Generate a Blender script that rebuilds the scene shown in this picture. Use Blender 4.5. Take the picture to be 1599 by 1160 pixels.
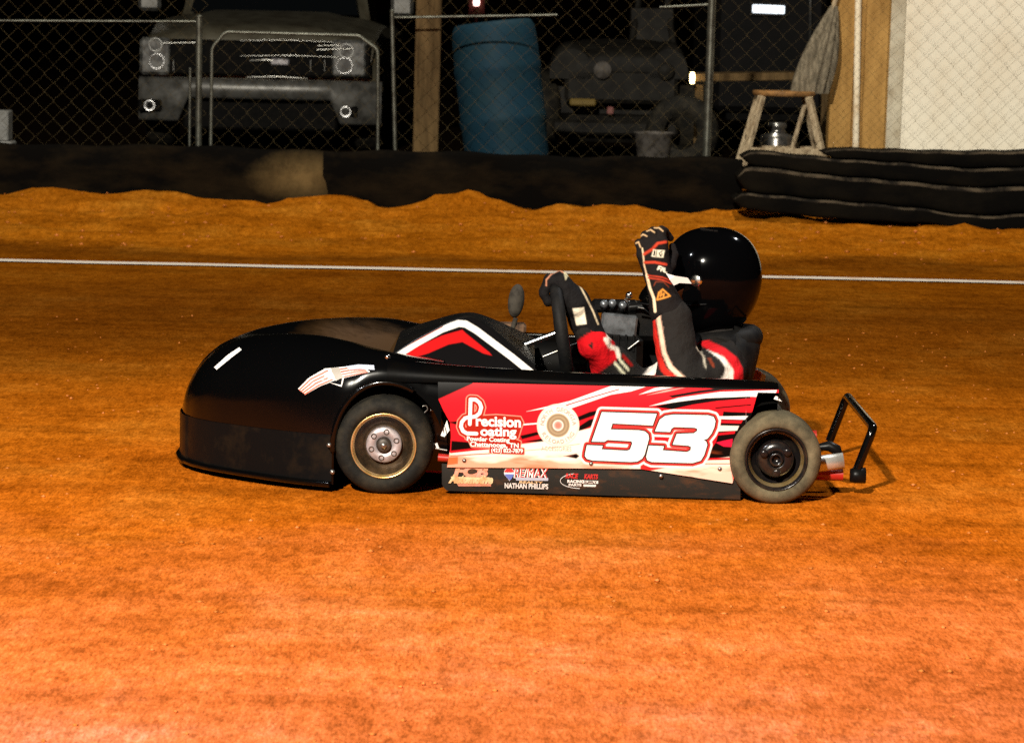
import bpy, math, random
import numpy as np
from mathutils import Vector, Matrix, noise
from mathutils.bvhtree import BVHTree

for o in list(bpy.data.objects):
    bpy.data.objects.remove(o)
R = math.radians
SC = bpy.context.scene
COL = SC.collection
random.seed(5)
RNG = np.random.default_rng(5)

# ------------------------------------------------------------------ camera
W, H, F = 1599.0, 1160.0, 5310.0
CAM_H = 1.321
TILT = math.degrees(math.atan(580 / F))
ROLL = 1.3
cd = bpy.data.cameras.new('camera')
cam = bpy.data.objects.new('camera', cd)
COL.objects.link(cam)
cd.sensor_width = 36.0
cd.lens = F / W * 36.0
cd.clip_end = 600
cd.dof.use_dof = True
cd.dof.focus_distance = 9.35
cd.dof.aperture_fstop = 13.0
cam.location = (0, 0, CAM_H)
MR = Matrix.Rotation(R(90 - TILT), 3, 'X') @ Matrix.Rotation(R(ROLL), 3, 'Z')
cam.matrix_world = Matrix.Translation((0, 0, CAM_H)) @ MR.to_4x4()
SC.camera = cam

# ------------------------------------------------------------------ world, moonlight, track floodlights
wd = bpy.data.worlds.new('World')
SC.world = wd
wd.use_nodes = True
bgn = wd.node_tree.nodes['Background']
sky = wd.node_tree.nodes.new('ShaderNodeTexSky')
sky.sky_type = 'NISHITA'
sky.sun_disc = False
sky.sun_elevation = R(1.0)
sky.sun_rotation = R(200)
wd.node_tree.links.new(sky.outputs[0], bgn.inputs[0])
bgn.inputs[1].default_value = 0.0012

sl = bpy.data.lights.new('sun', 'SUN')
sl.energy = 0.03
sl.angle = R(0.5)
sl.color = (1, 0.95, 0.88)
so = bpy.data.objects.new('sun', sl)
COL.objects.link(so)
so.rotation_euler = (R(58), 0, R(-14))


def spot(name, loc, aim, watts, angle, blend, size, col):
    l = bpy.data.lights.new(name, 'SPOT')
    l.energy = watts
    l.spot_size = R(angle)
    l.spot_blend = blend
    l.shadow_soft_size = size
    l.color = col
    o = bpy.data.objects.new(name, l)
    COL.objects.link(o)
    o.location = loc
    o.rotation_euler = (Vector(aim) - Vector(loc)).to_track_quat('-Z', 'Y').to_euler()
    return o


spot('track_floodlight', (-4.2, -8.5, 10.5), (-0.2, 9.0, 0.0), 35500, 62, 0.5, 0.28, (1.0, 0.93, 0.80))
spot('infield_floodlight', (0.6, 21.7, 7.5), (0.5, 19.6, 0.0), 1150, 88, 0.6, 0.2, (1.0, 0.92, 0.76))
spot('building_floodlight', (3.6, 15.5, 4.6), (4.0, 23.0, 1.0), 620, 30, 0.5, 0.15, (1.0, 0.95, 0.82))
spot('corner_floodlight', (-7.5, 3.0, 9.0), (-0.3, 9.4, 0.2), 2200, 30, 0.5, 0.2, (0.9, 0.95, 1.0))
spot('far_floodlight', (5.0, 13.5, 8.5), (0.3, 9.6, 0.3), 1500, 34, 0.5, 0.2, (0.95, 0.97, 1.0))

SC.view_settings.view_transform = 'Standard'
SC.view_settings.look = 'None'
SC.view_settings.exposure = 0.0
SC.view_settings.gamma = 1.0
SC.cycles.use_denoising = False
SC.cycles.max_bounces = 6
SC.cycles.caustics_reflective = False
SC.cycles.caustics_refractive = False
SC.cycles.sample_clamp_indirect = 2.0


# ------------------------------------------------------------------ placing things from the photograph
def P(px, py, Y):
    d = MR @ Vector(((px - 799.5) / F, -(py - 580.0) / F, -1.0))
    t = Y / d.y
    return Vector((d.x * t, Y, CAM_H + d.z * t))


MRN = np.array(MR)


def PN(px, py, Y):
    px, py, Y = np.broadcast_arrays(np.asarray(px, float), np.asarray(py, float), np.asarray(Y, float))
    u = np.stack([(px - 799.5) / F, -(py - 580.0) / F, -np.ones_like(px)], -1) @ MRN.T
    t = Y / u[..., 1]
    o = u * t[..., None]
    o[..., 2] += CAM_H
    return o


def Q(v):
    """world points (n,3) to photograph pixels"""
    d = (np.asarray(v, float) - np.array([0, 0, CAM_H])) @ MRN
    return 799.5 + F * d[:, 0] / -d[:, 2], 580.0 - F * d[:, 1] / -d[:, 2]


def lin(c):
    c = np.asarray(c, float) / 255.0
    return np.where(c <= 0.04045, c / 12.92, ((c + 0.055) / 1.055) ** 2.4)


# ------------------------------------------------------------------ materials
def mat(name, col, rough=0.5, metal=0.0, coat=0.0, spec=0.5, emit=None, es=0.0):
    m = bpy.data.materials.new(name)
    m.use_nodes = True
    b = m.node_tree.nodes['Principled BSDF']
    b.inputs['Base Color'].default_value = (*col, 1)
    b.inputs['Roughness'].default_value = rough
    b.inputs['Metallic'].default_value = metal
    b.inputs['Coat Weight'].default_value = coat
    b.inputs['Coat Roughness'].default_value = 0.05
    b.inputs['Specular IOR Level'].default_value = spec
    if emit:
        b.inputs['Emission Color'].default_value = (*emit, 1)
        b.inputs['Emission Strength'].default_value = es
    return m


def N(m, t):
    return m.node_tree.nodes.new(t)


def L(m, a, b):
    m.node_tree.links.new(a, b)


def noise_node(m, scale, detail=4, rough=0.6, stretch=None):
    tc = N(m, 'ShaderNodeTexCoord')
    n = N(m, 'ShaderNodeTexNoise')
    n.inputs['Scale'].default_value = scale
    n.inputs['Detail'].default_value = detail
    n.inputs['Roughness'].default_value = rough
    if stretch:
        mp = N(m, 'ShaderNodeMapping')
        mp.inputs['Scale'].default_value = stretch
        L(m, tc.outputs['Object'], mp.inputs[0])
        L(m, mp.outputs[0], n.inputs['Vector'])
    else:
        L(m, tc.outputs['Object'], n.inputs['Vector'])
    return n


def ramp(m, src, stops):
    r = N(m, 'ShaderNodeValToRGB')
    el = r.color_ramp.elements
    while len(el) < len(stops):
        el.new(0.5)
    for e, (p, c) in zip(el, stops):
        e.position = p
        e.color = (*c, 1) if len(c) == 3 else c
    L(m, src, r.inputs[0])
    return r


def mix(m, fac, a, b, mode='MIX'):
    n = N(m, 'ShaderNodeMix')
    n.data_type = 'RGBA'
    n.blend_type = mode
    for s, v in ((n.inputs['Factor'], fac), (n.inputs['A'], a), (n.inputs['B'], b)):
        if hasattr(v, 'is_linked'):
            L(m, v, s)
        elif isinstance(v, tuple):
            s.default_value = (*v, 1)
        else:
            s.default_value = v
    return n.outputs['Result']


def worn(name, col, col2, rough=0.5, metal=0.0, scale=12, coat=0.0, bump=0.0, bscale=120, lo=0.4, hi=0.65, stretch=None, spec=0.5):
    """a material whose colour wanders between two by noise (dirt, dust, weathering), with an optional grain bump"""
    if spec == 0.5 and rough >= 0.5 and metal < 0.2:
        spec = 0.10
    m = mat(name, col, rough, metal, coat, spec)
    b = m.node_tree.nodes['Principled BSDF']
    n = noise_node(m, scale, 5, 0.62, stretch)
    r = ramp(m, n.outputs['Fac'], [(lo, col), (hi, col2)])
    L(m, r.outputs[0], b.inputs['Base Color'])
    if bump:
        n2 = noise_node(m, bscale, 3, 0.6, stretch)
        bp = N(m, 'ShaderNodeBump')
        bp.inputs['Strength'].default_value = bump
        bp.inputs['Distance'].default_value = 0.004
        L(m, n2.outputs['Fac'], bp.inputs['Height'])
        L(m, bp.outputs[0], b.inputs['Normal'])
    return m


def painted(name, rough=0.3, coat=0.3, cloth=False, spec=0.5):
    m = mat(name, (1, 1, 1), rough, 0, coat, spec)
    b = m.node_tree.nodes['Principled BSDF']
    a = N(m, 'ShaderNodeAttribute')
    a.attribute_name = 'paint'
    c = a.outputs['Color']
    if cloth:
        n = noise_node(m, 420, 2)
        bp = N(m, 'ShaderNodeBump')
        bp.inputs['Strength'].default_value = 0.35
        bp.inputs['Distance'].default_value = 0.002
        L(m, n.outputs['Fac'], bp.inputs['Height'])
        n2 = noise_node(m, 22, 3)
        bp2 = N(m, 'ShaderNodeBump')
        bp2.inputs['Strength'].default_value = 0.5
        bp2.inputs['Distance'].default_value = 0.02
        L(m, n2.outputs['Fac'], bp2.inputs['Height'])
        L(m, bp.outputs[0], bp2.inputs['Normal'])
        L(m, bp2.outputs[0], b.inputs['Normal'])
    L(m, c, b.inputs['Base Color'])
    return m


M = {}
M['gloss_black'] = worn('gloss black bodywork', (0.0012, 0.0012, 0.0014), (0.0022, 0.0018, 0.0014), 0.14, coat=0.12, scale=9, spec=0.32)
M['satin_black'] = worn('satin black plastic', (0.004, 0.004, 0.004), (0.010, 0.008, 0.006), 0.36, scale=14, bump=0.08, bscale=200, lo=0.45, hi=0.8, spec=0.15)
M['matte_black'] = worn('matte black', (0.003, 0.003, 0.003), (0.007, 0.006, 0.005), 0.7, scale=20, spec=0.05)
M['helmet'] = mat('helmet lacquer', (0.001, 0.001, 0.0012), 0.10, coat=0.0, spec=0.09)
M['visor'] = mat('smoked visor', (0.001, 0.001, 0.0012), 0.05, coat=0.2, spec=0.3)
M['tyre'] = worn('dusty tyre rubber', (0.010, 0.0095, 0.008), (0.036, 0.030, 0.020), 0.7, scale=16, bump=0.25, bscale=260, lo=0.42, hi=0.75)
M['tyre_dusty'] = worn('very dusty tyre rubber', (0.060, 0.050, 0.030), (0.165, 0.132, 0.076), 0.85, scale=18, bump=0.3, bscale=240, lo=0.35, hi=0.72)
M['rim_brown'] = worn('bronze rim', (0.030, 0.020, 0.011), (0.11, 0.068, 0.034), 0.36, metal=0.5, scale=22, lo=0.4, hi=0.7)
M['rim_black'] = worn('black rim', (0.012, 0.010, 0.010), (0.05, 0.035, 0.022), 0.22, metal=0.3, scale=22, lo=0.5, hi=0.8)
M['rim_gold'] = worn('gold anodised rim lip', (0.55, 0.36, 0.12), (0.75, 0.55, 0.28), 0.3, metal=0.8, scale=30)
M['hub_grey'] = worn('machined hub', (0.46, 0.41, 0.42), (0.30, 0.26, 0.25), 0.42, metal=0.45, scale=40)
M['chrome'] = mat('chrome', (0.75, 0.75, 0.72), 0.22, 1.0)
M['steel'] = worn('steel', (0.35, 0.34, 0.32), (0.2, 0.18, 0.15), 0.35, 0.9, scale=30)
M['red_paint'] = worn('red chassis paint', (0.42, 0.012, 0.010), (0.30, 0.03, 0.012), 0.3, coat=0.4, scale=20)
M['panel'] = painted('printed side panel vinyl', 0.24, 0.0, spec=0.12)
M['cowl_print'] = painted('printed cowl vinyl', 0.34, 0.0, spec=0.2)
M['suit'] = painted('racing suit cloth', 0.85, 0.0, True, 0.10)
M['glove'] = painted('glove fabric', 0.8, 0.0, True, 0.10)
M['white_vinyl'] = mat('white vinyl', (0.82, 0.80, 0.76), 0.35)
M['cream_vinyl'] = worn('dirty cream vinyl', (0.80, 0.62, 0.36), (0.62, 0.36, 0.16), 0.4, scale=60)
M['pink_vinyl'] = worn('dusty pink vinyl', (0.72, 0.30, 0.22), (0.60, 0.26, 0.14), 0.4, scale=60)
M['red_vinyl'] = mat('red vinyl', (0.50, 0.03, 0.03), 0.35)
M['rust_vinyl'] = mat('rust red outline vinyl', (0.38, 0.06, 0.02), 0.4)
M['blue_vinyl'] = mat('blue vinyl', (0.12, 0.18, 0.50), 0.35)
M['pale_blue_vinyl'] = mat('pale blue vinyl', (0.42, 0.46, 0.55), 0.35)
M['grey_vinyl'] = mat('grey vinyl', (0.36, 0.33, 0.28), 0.4)
M['pale_pink'] = mat('faded pale print', (0.50, 0.35, 0.29), 0.4)
M['beige_vinyl'] = worn('brass grey vinyl', (0.34, 0.28, 0.20), (0.24, 0.19, 0.12), 0.4, scale=90)
M['dark_brown_vinyl'] = mat('dark brown vinyl', (0.05, 0.02, 0.012), 0.4)
M['engine_grey'] = worn('engine casing', (0.16, 0.17, 0.18), (0.05, 0.05, 0.05), 0.32, 0.5, scale=28, lo=0.4, hi=0.7)
M['wire'] = worn('galvanised fence steel', (0.10, 0.075, 0.035), (0.05, 0.036, 0.016), 0.7, 0.0, scale=8)
M['post'] = worn('galvanised post', (0.13, 0.135, 0.11), (0.055, 0.052, 0.04), 0.4, 0.6, scale=9)
M['rubber'] = worn('old black rubber sheet', (0.0028, 0.0024, 0.002), (0.020, 0.013, 0.006), 0.85, scale=3.4, bump=0.6, bscale=30, lo=0.42, hi=0.78, stretch=(0.6, 1, 1.5), spec=0.03)
M['belt'] = worn('rubber belt', (0.003, 0.0028, 0.0025), (0.010, 0.008, 0.005), 0.8, scale=5, bump=0.6, bscale=34, lo=0.4, hi=0.75, stretch=(0.5, 1, 1), spec=0.03)
M['belt_edge'] = worn('frayed belt edge', (0.075, 0.058, 0.038), (0.010, 0.008, 0.006), 0.85, scale=12, lo=0.42, hi=0.60, stretch=(0.7, 1, 1))
M['old_wood'] = worn('weathered timber', (0.13, 0.082, 0.035), (0.055, 0.034, 0.014), 0.85, scale=5, bump=0.5, bscale=60, stretch=(4, 4, 0.5))
M['brown_board'] = worn('tan painted board', (0.44, 0.25, 0.075), (0.27, 0.145, 0.04), 0.75, scale=5, bump=0.3, bscale=50, lo=0.35, hi=0.7, stretch=(3, 3, 0.5))
M['cream_wall'] = worn('cream painted wall', (0.80, 0.74, 0.60), (0.70, 0.60, 0.44), 0.7, scale=2.4, lo=0.45, hi=0.8, stretch=(1, 1, 0.5))
M['white_trim'] = worn('white trim', (0.80, 0.70, 0.52), (0.5, 0.33, 0.16), 0.5, scale=6, lo=0.5, hi=0.8)
M['pale_wood'] = worn('pale bare wood', (0.50, 0.40, 0.26), (0.24, 0.17, 0.10), 0.7, scale=14, bump=0.3, stretch=(3, 3, 0.6))
M['seat_wood'] = worn('varnished stool seat', (0.33, 0.17, 0.06), (0.16, 0.08, 0.03), 0.5, scale=14)
M['canvas'] = worn('grey canvas', (0.22, 0.185, 0.13), (0.10, 0.085, 0.06), 0.9, scale=10, bump=0.5, bscale=80, lo=0.38, hi=0.62, stretch=(5, 5, 0.5))
M['barrel'] = worn('faded blue plastic', (0.008, 0.031, 0.052), (0.014, 0.036, 0.047), 0.6, scale=4.5, bump=0.2, lo=0.4, hi=0.72)
M['truck_paint'] = worn('dusty pewter truck paint', (0.11, 0.10, 0.07), (0.06, 0.05, 0.032), 0.4, 0.2, scale=6, coat=0.1)
M['truck_bumper'] = worn('dull bumper', (0.125, 0.122, 0.112), (0.05, 0.048, 0.042), 0.4, 0.35, scale=10)
M['dark_paint'] = worn('dusty olive grey paint', (0.017, 0.0155, 0.0125), (0.004, 0.0035, 0.003), 0.6, scale=7, lo=0.35, hi=0.7)
M['dark_glass'] = mat('dark window glass', (0.004, 0.005, 0.006), 0.05, coat=0.5)
M['reflector'] = mat('lamp reflector', (0.9, 0.9, 0.9), 0.38, 1.0)
M['lens_pale'] = mat('pale lens', (0.60, 0.60, 0.57), 0.35, 0.2)
M['lens_amber'] = mat('amber lens', (0.16, 0.11, 0.03), 0.4, spec=0.1)
M['lens_red'] = mat('red lens', (0.22, 0.09, 0.08), 0.4, spec=0.1)
M['bulb'] = mat('lit bulb', (1, 0.8, 0.4), 0.4, emit=(1.0, 0.72, 0.30), es=14)
M['tube_light'] = mat('lit window', (0.9, 0.95, 1.0), 0.4, emit=(0.80, 0.90, 1.0), es=1.5)
M['red_lamp'] = mat('lit red lamp', (1, 0.4, 0.3), 0.4, emit=(1.0, 0.62, 0.55), es=3.0)
M['galv'] = worn('galvanised pail', (0.10, 0.09, 0.08), (0.04, 0.035, 0.03), 0.6, 0.1, scale=18)
M['concrete'] = worn('concrete block', (0.25, 0.25, 0.24), (0.15, 0.15, 0.14), 0.9, scale=12, bump=0.4)
M['leather'] = worn('black vinyl padding', (0.005, 0.005, 0.0055), (0.012, 0.011, 0.010), 0.6, scale=18, bump=0.2, bscale=160)


# ------------------------------------------------------------------ mesh helpers
def link(name, me, parent=None):
    o = bpy.data.objects.new(name, me)
    COL.objects.link(o)
    if parent is not None:
        o.parent = parent
    return o


def origin_of(p):
    v = Vector((0, 0, 0))
    while p is not None:
        v += p.location
        p = p.parent
    return v


class MB:
    def __init__(s):
        s.v, s.f, s.m, s.sm = [], [], [], []

    def add(s, v, f, mi=0, smooth=True):
        b = len(s.v)
        s.v += [tuple(map(float, p)) for p in v]
        s.f += [tuple(b + i for i in q) for q in f]
        s.m += [mi] * len(f)
        s.sm += [smooth] * len(f)
        return s

    def grid(s, g, mi=0, smooth=True, cu=False, cv=False, flip=False):
        n, m = len(g), len(g[0])
        v = [p for r in g for p in r]
        f = []
        for i in range(n if cu else n - 1):
            for j in range(m if cv else m - 1):
                a, b = i * m + j, ((i + 1) % n) * m + j
                c, d = ((i + 1) % n) * m + (j + 1) % m, i * m + (j + 1) % m
                f.append((a, d, c, b) if flip else (a, b, c, d))
        return s.add(v, f, mi, smooth)

    def tube(s, pts, r, n=10, mi=0, closed=False, caps=True):
        pts = [Vector(p) for p in pts]
        k = len(pts)
        rr = r if hasattr(r, '__len__') else [r] * k
        up = None
        rings = []
        for i, p in enumerate(pts):
            if closed:
                t = pts[(i + 1) % k] - pts[i - 1]
            else:
                t = pts[min(i + 1, k - 1)] - pts[max(i - 1, 0)]
            t.normalize()
            if up is None:
                up = t.orthogonal().normalized()
            up = (up - t * up.dot(t))
            if up.length < 1e-6:
                up = t.orthogonal()
            up.normalize()
            w = t.cross(up)
            rings.append([p + (up * math.cos(a) + w * math.sin(a)) * rr[i] for a in [2 * math.pi * j / n for j in range(n)]])
        s.grid(rings, mi, True, closed, True)
        if caps and not closed:
            s.add(rings[0], [tuple(range(n))], mi, False)
            s.add(rings[-1], [tuple(reversed(range(n)))], mi, False)
        return s

    def lathe(s, prof, c, axis, n=32, mi=0, closed=False):
        """prof: (radius, along axis)"""
        a = Vector(axis).normalized()
        u = a.orthogonal().normalized()
        w = a.cross(u)
        c = Vector(c)
        g = [[c + a * h + (u * math.cos(t) + w * math.sin(t)) * r for t in [2 * math.pi * j / n for j in range(n)]] for r, h in prof]
        return s.grid(g, mi, True, closed, True)

    def box(s, c, size, rot=None, bev=0.0, mi=0, taper=None):
        """box with chamfered edges; taper scales the top in x,y"""
        hx, hy, hz = [d / 2 for d in size]
        b = min(bev, hx * 0.9, hy * 0.9, hz * 0.9)
        V, idx = [], {}
        for sx in (-1, 1):
            for sy in (-1, 1):
                for sz in (-1, 1):
                    for k, p in enumerate(((hx, hy - b, hz - b), (hx - b, hy, hz - b), (hx - b, hy - b, hz))):
                        idx[sx, sy, sz, k] = len(V)
                        V.append(Vector((sx * p[0], sy * p[1], sz * p[2])))
        Fs = []
        for ax in range(3):
            for sg in (-1, 1):
                q = []
                o1, o2 = [i for i in range(3) if i != ax]
                for e1, e2 in ((-1, -1), (1, -1), (1, 1), (-1, 1)):
                    k = [0, 0, 0]
                    k[ax], k[o1], k[o2] = sg, e1, e2
                    q.append(idx[k[0], k[1], k[2], ax])
                Fs.append(q)
        if b > 0:
            for ax in range(3):
                o1, o2 = [i for i in range(3) if i != ax]
                for e1 in (-1, 1):
                    for e2 in (-1, 1):
                        a = [0, 0, 0]
                        a[o1], a[o2] = e1, e2
                        lo, hi = list(a), list(a)
                        lo[ax], hi[ax] = -1, 1
                        Fs.append([idx[(*lo, o1)], idx[(*hi, o1)], idx[(*hi, o2)], idx[(*lo, o2)]])
            for sx in (-1, 1):
                for sy in (-1, 1):
                    for sz in (-1, 1):
                        Fs.append([idx[sx, sy, sz, k] for k in range(3)])
        if taper:
            for v in V:
                k = (v.z / hz + 1) / 2
                v.x *= 1 + (taper[0] - 1) * k
                v.y *= 1 + (taper[1] - 1) * k
        if b == 0:
            # merge: the three verts of a corner coincide
            rep = {}
            for key, i in idx.items():
                rep[i] = idx[key[0], key[1], key[2], 0]
            Fs = [[rep[i] for i in q] for q in Fs]
        out = []
        cen = Vector((0, 0, 0))
        for q in Fs:
            nn = (V[q[1]] - V[q[0]]).cross(V[q[2]] - V[q[0]])
            mid = sum((V[i] for i in q), Vector()) / len(q)
            out.append(q if nn.dot(mid - cen) > 0 else list(reversed(q)))
        rm = rot if rot is not None else Matrix.Identity(3)
        s.add([Vector(c) + rm @ v for v in V], out, mi, False)
        return s

    def prism(s, poly, d0, d1, mi=0):
        """poly: list of front points (3d); extruded from +d0 to +d1 (vectors)"""
        n = len(poly)
        a = [Vector(p) + Vector(d0) for p in poly]
        b = [Vector(p) + Vector(d1) for p in poly]
        s.add(a + b, [tuple(range(n)), tuple(reversed(range(n, 2 * n)))] + [(i, i + n, (i + 1) % n + n, (i + 1) % n) for i in range(n)], mi, False)
        return s

    def build(s, name, mats, parent=None, fix=False):
        o = origin_of(parent)
        me = bpy.data.meshes.new(name)
        v = np.array(s.v, float).reshape(-1, 3) - np.array(o)
        me.from_pydata(v.tolist(), [], s.f)
        for m in (mats if isinstance(mats, (list, tuple)) else [mats]):
            me.materials.append(m)
        me.polygons.foreach_set('material_index', s.m)
        me.polygons.foreach_set('use_smooth', s.sm)
        if fix:
            import bmesh
            bm = bmesh.new()
            bm.from_mesh(me)
            bmesh.ops.recalc_face_normals(bm, faces=bm.faces)
            bm.to_mesh(me)
            bm.free()
        me.update()
        return link(name, me, parent)


def dense(name, V, Fc, material, parent, paint=None):
    """a numpy mesh with an optional per-vertex paint colour"""
    me = bpy.data.meshes.new(name)
    V = V - np.array(origin_of(parent))
    me.vertices.add(len(V))
    me.vertices.foreach_set('co', V.astype(np.float32).ravel())
    k = Fc.shape[1]
    me.loops.add(Fc.size)
    me.loops.foreach_set('vertex_index', Fc.astype(np.int32).ravel())
    me.polygons.add(len(Fc))
    me.polygons.foreach_set('loop_start', np.arange(0, Fc.size, k, dtype=np.int32))
    me.polygons.foreach_set('use_smooth', np.ones(len(Fc), bool))
    me.materials.append(material)
    if paint is not None:
        a = me.color_attributes.new('paint', 'FLOAT_COLOR', 'POINT')
        c = np.ones((len(V), 4), np.float32)
        c[:, :3] = paint
        a.data.foreach_set('color', c.ravel())
    me.update(calc_edges=True)
    me.validate()
    return link(name, me, parent)


def gridfaces(n, m, flip=False):
    i, j = np.meshgrid(np.arange(n - 1), np.arange(m - 1), indexing='ij')
    a = i * m + j
    f = np.stack([a, a + m, a + m + 1, a + 1], -1).reshape(-1, 4)
    return f[:, ::-1] if flip else f


def thing(name, label, cat, loc=(0, 0, 0), group=None):
    o = bpy.data.objects.new(name, None)
    COL.objects.link(o)
    o.location = loc
    o['label'] = label
    o['category'] = cat
    if group:
        o['group'] = group
    return o


def tag(o, label, cat, group=None):
    o['label'] = label
    o['category'] = cat
    if group:
        o['group'] = group
    return o


def dup(root, loc, label=None):
    r = root.copy()
    COL.objects.link(r)
    r.location = loc
    if label:
        r['label'] = label
    for ch in list(root.children):
        c = ch.copy()
        COL.objects.link(c)
        c.parent = r
        for g in ch.children:
            d = g.copy()
            COL.objects.link(d)
            d.parent = c
    return r


# ---- signed distances in 2-D (graphics) and 3-D (bodies)
def seg_d(x, y, a, b):
    ax, ay = a
    bx, by = b
    dx, dy = bx - ax, by - ay
    t = np.clip(((x - ax) * dx + (y - ay) * dy) / max(dx * dx + dy * dy, 1e-9), 0, 1)
    return np.hypot(x - ax - t * dx, y - ay - t * dy)


def line_d(x, y, pts):
    d = np.full(x.shape, 1e9)
    for a, b in zip(pts[:-1], pts[1:]):
        d = np.minimum(d, seg_d(x, y, a, b))
    return d


def poly_d(x, y, pts):
    d = np.full(x.shape, 1e9)
    ins = np.zeros(x.shape, bool)
    k = len(pts)
    for i in range(k):
        a, b = pts[i], pts[(i + 1) % k]
        d = np.minimum(d, seg_d(x, y, a, b))
        if a[1] != b[1]:
            c = (a[1] > y) != (b[1] > y)
            ins ^= c & (x < (b[0] - a[0]) * (y - a[1]) / (b[1] - a[1]) + a[0])
    return np.where(ins, -d, d)


class Paint:
    def __init__(s, x, y, base):
        s.x, s.y = x, y
        s.c = np.tile(lin(base), (len(x), 1))

    def mask(s, a, col):
        a = np.clip(a, 0, 1)[:, None]
        s.c = s.c * (1 - a) + lin(col) * a

    def poly(s, pts, col, soft=0.5):
        s.mask(0.5 - poly_d(s.x, s.y, pts) / (2 * soft), col)

    def line(s, pts, w, col, soft=0.5):
        s.mask(0.5 - (line_d(s.x, s.y, pts) - w) / (2 * soft), col)


def smin(a, b, k):
    h = np.clip(0.5 + 0.5 * (b - a) / k, 0, 1)
    return b * (1 - h) + a * h - k * h * (1 - h)


def caps_d(p, a, b, ra, rb):
    a, b = np.array(a, float), np.array(b, float)
    ab = b - a
    t = np.clip(((p - a) @ ab) / max(ab @ ab, 1e-12), 0, 1)
    return np.linalg.norm(p - a - t[..., None] * ab, axis=-1) - (ra + (rb - ra) * t)


def nets(prims, res, k, pad=0.02, folds=0.0):
    """mesh the smooth union of tapered capsules by surface nets"""
    pts = np.array([q for pr in prims for q in (pr[0], pr[1])], float)
    rm = max(max(pr[2], pr[3]) for pr in prims) + pad
    lo, hi = pts.min(0) - rm, pts.max(0) + rm
    n = np.ceil((hi - lo) / res).astype(int) + 1
    ax = [lo[i] + res * np.arange(n[i]) for i in range(3)]
    G = np.stack(np.meshgrid(*ax, indexing='ij'), -1)
    D = None
    for pr in prims:
        d = caps_d(G, *pr[:4])
        kk = pr[4] if len(pr) > 4 else k
        D = d if D is None else smin(D, d, kk)
    if folds:
        x, y, z = G[..., 0], G[..., 1], G[..., 2]
        D = D + folds * (np.sin(70 * z + 26 * x + 2.2 * np.sin(24 * x + 3 * z)) * (0.6 + 0.4 * np.sin(31 * x + 17 * y)) + 0.6 * np.sin(115 * x - 60 * z + 2.0 * np.sin(33 * z + 20 * y)))
    S = D < 0
    cor = [(i, j, l) for i in (0, 1) for j in (0, 1) for l in (0, 1)]
    sl_ = lambda A, c: A[c[0]:A.shape[0] - 1 + c[0], c[1]:A.shape[1] - 1 + c[1], c[2]:A.shape[2] - 1 + c[2]]
    cnt = sum(sl_(S, c).astype(int) for c in cor)
    act = (cnt > 0) & (cnt < 8)
    I = np.argwhere(act)
    idx = -np.ones(act.shape, int)
    idx[act] = np.arange(len(I))
    acc = np.zeros((len(I), 3))
    num = np.zeros(len(I))
    for c0 in cor:
        for a in range(3):
            if c0[a] == 0:
                c1 = list(c0)
                c1[a] = 1
                d0 = D[tuple((I + c0).T)]
                d1 = D[tuple((I + c1).T)]
                x = (d0 < 0) != (d1 < 0)
                t = np.where(x, d0 / np.where(x, d0 - d1, 1), 0)
                q = I + np.array(c0, float)
                q[:, a] += t
                acc[x] += q[x]
                num[x] += 1
    V = lo + res * acc / num[:, None]
    Fq = []
    for a in range(3):
        b, c = (a + 1) % 3, (a + 2) % 3
        s0 = [slice(None)] * 3
        s1 = [slice(None)] * 3
        s0[a], s1[a] = slice(0, -1), slice(1, None)
        E = np.argwhere(S[tuple(s0)] != S[tuple(s1)])
        E = E[(E[:, b] > 0) & (E[:, c] > 0) & (E[:, b] < n[b] - 1) & (E[:, c] < n[c] - 1)]
        db, dc = np.eye(3, dtype=int)[b], np.eye(3, dtype=int)[c]
        q = np.stack([idx[tuple(E.T)], idx[tuple((E - db).T)], idx[tuple((E - db - dc).T)], idx[tuple((E - dc).T)]], -1)
        inside = S[tuple(E.T)]
        q[~inside] = q[~inside][:, ::-1]
        Fq.append(q)
    return V, np.concatenate(Fq)


# ---- lettering
def text_px(s, box, shear=0.0, bold=0.0, slope=0.0227):
    """a string as flat triangles in photograph pixels, fitted to box (x0, y_top, x1, y_bottom)"""
    cu = bpy.data.curves.new('t', 'FONT')
    cu.body = s
    cu.shear = shear
    cu.offset = bold
    cu.resolution_u = 4
    ob = bpy.data.objects.new('t', cu)
    COL.objects.link(ob)
    dg = bpy.context.evaluated_depsgraph_get()
    me = bpy.data.meshes.new_from_object(ob.evaluated_get(dg))
    v = np.array([x.co[:2] for x in me.vertices])
    f = [tuple(p.vertices) for p in me.polygons]
    bpy.data.objects.remove(ob)
    bpy.data.curves.remove(cu)
    bpy.data.meshes.remove(me)
    return v, f


def fit(v, box, ref=None, slope=0.0227):
    ref = v if ref is None else ref
    lo, hi = ref.min(0), ref.max(0)
    x = box[0] + (v[:, 0] - lo[0]) / (hi[0] - lo[0]) * (box[2] - box[0])
    y = box[3] - (v[:, 1] - lo[1]) / (hi[1] - lo[1]) * (box[3] - box[1]) + slope * (x - (box[0] + box[2]) / 2)
    return np.stack([x, y], -1)


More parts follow.
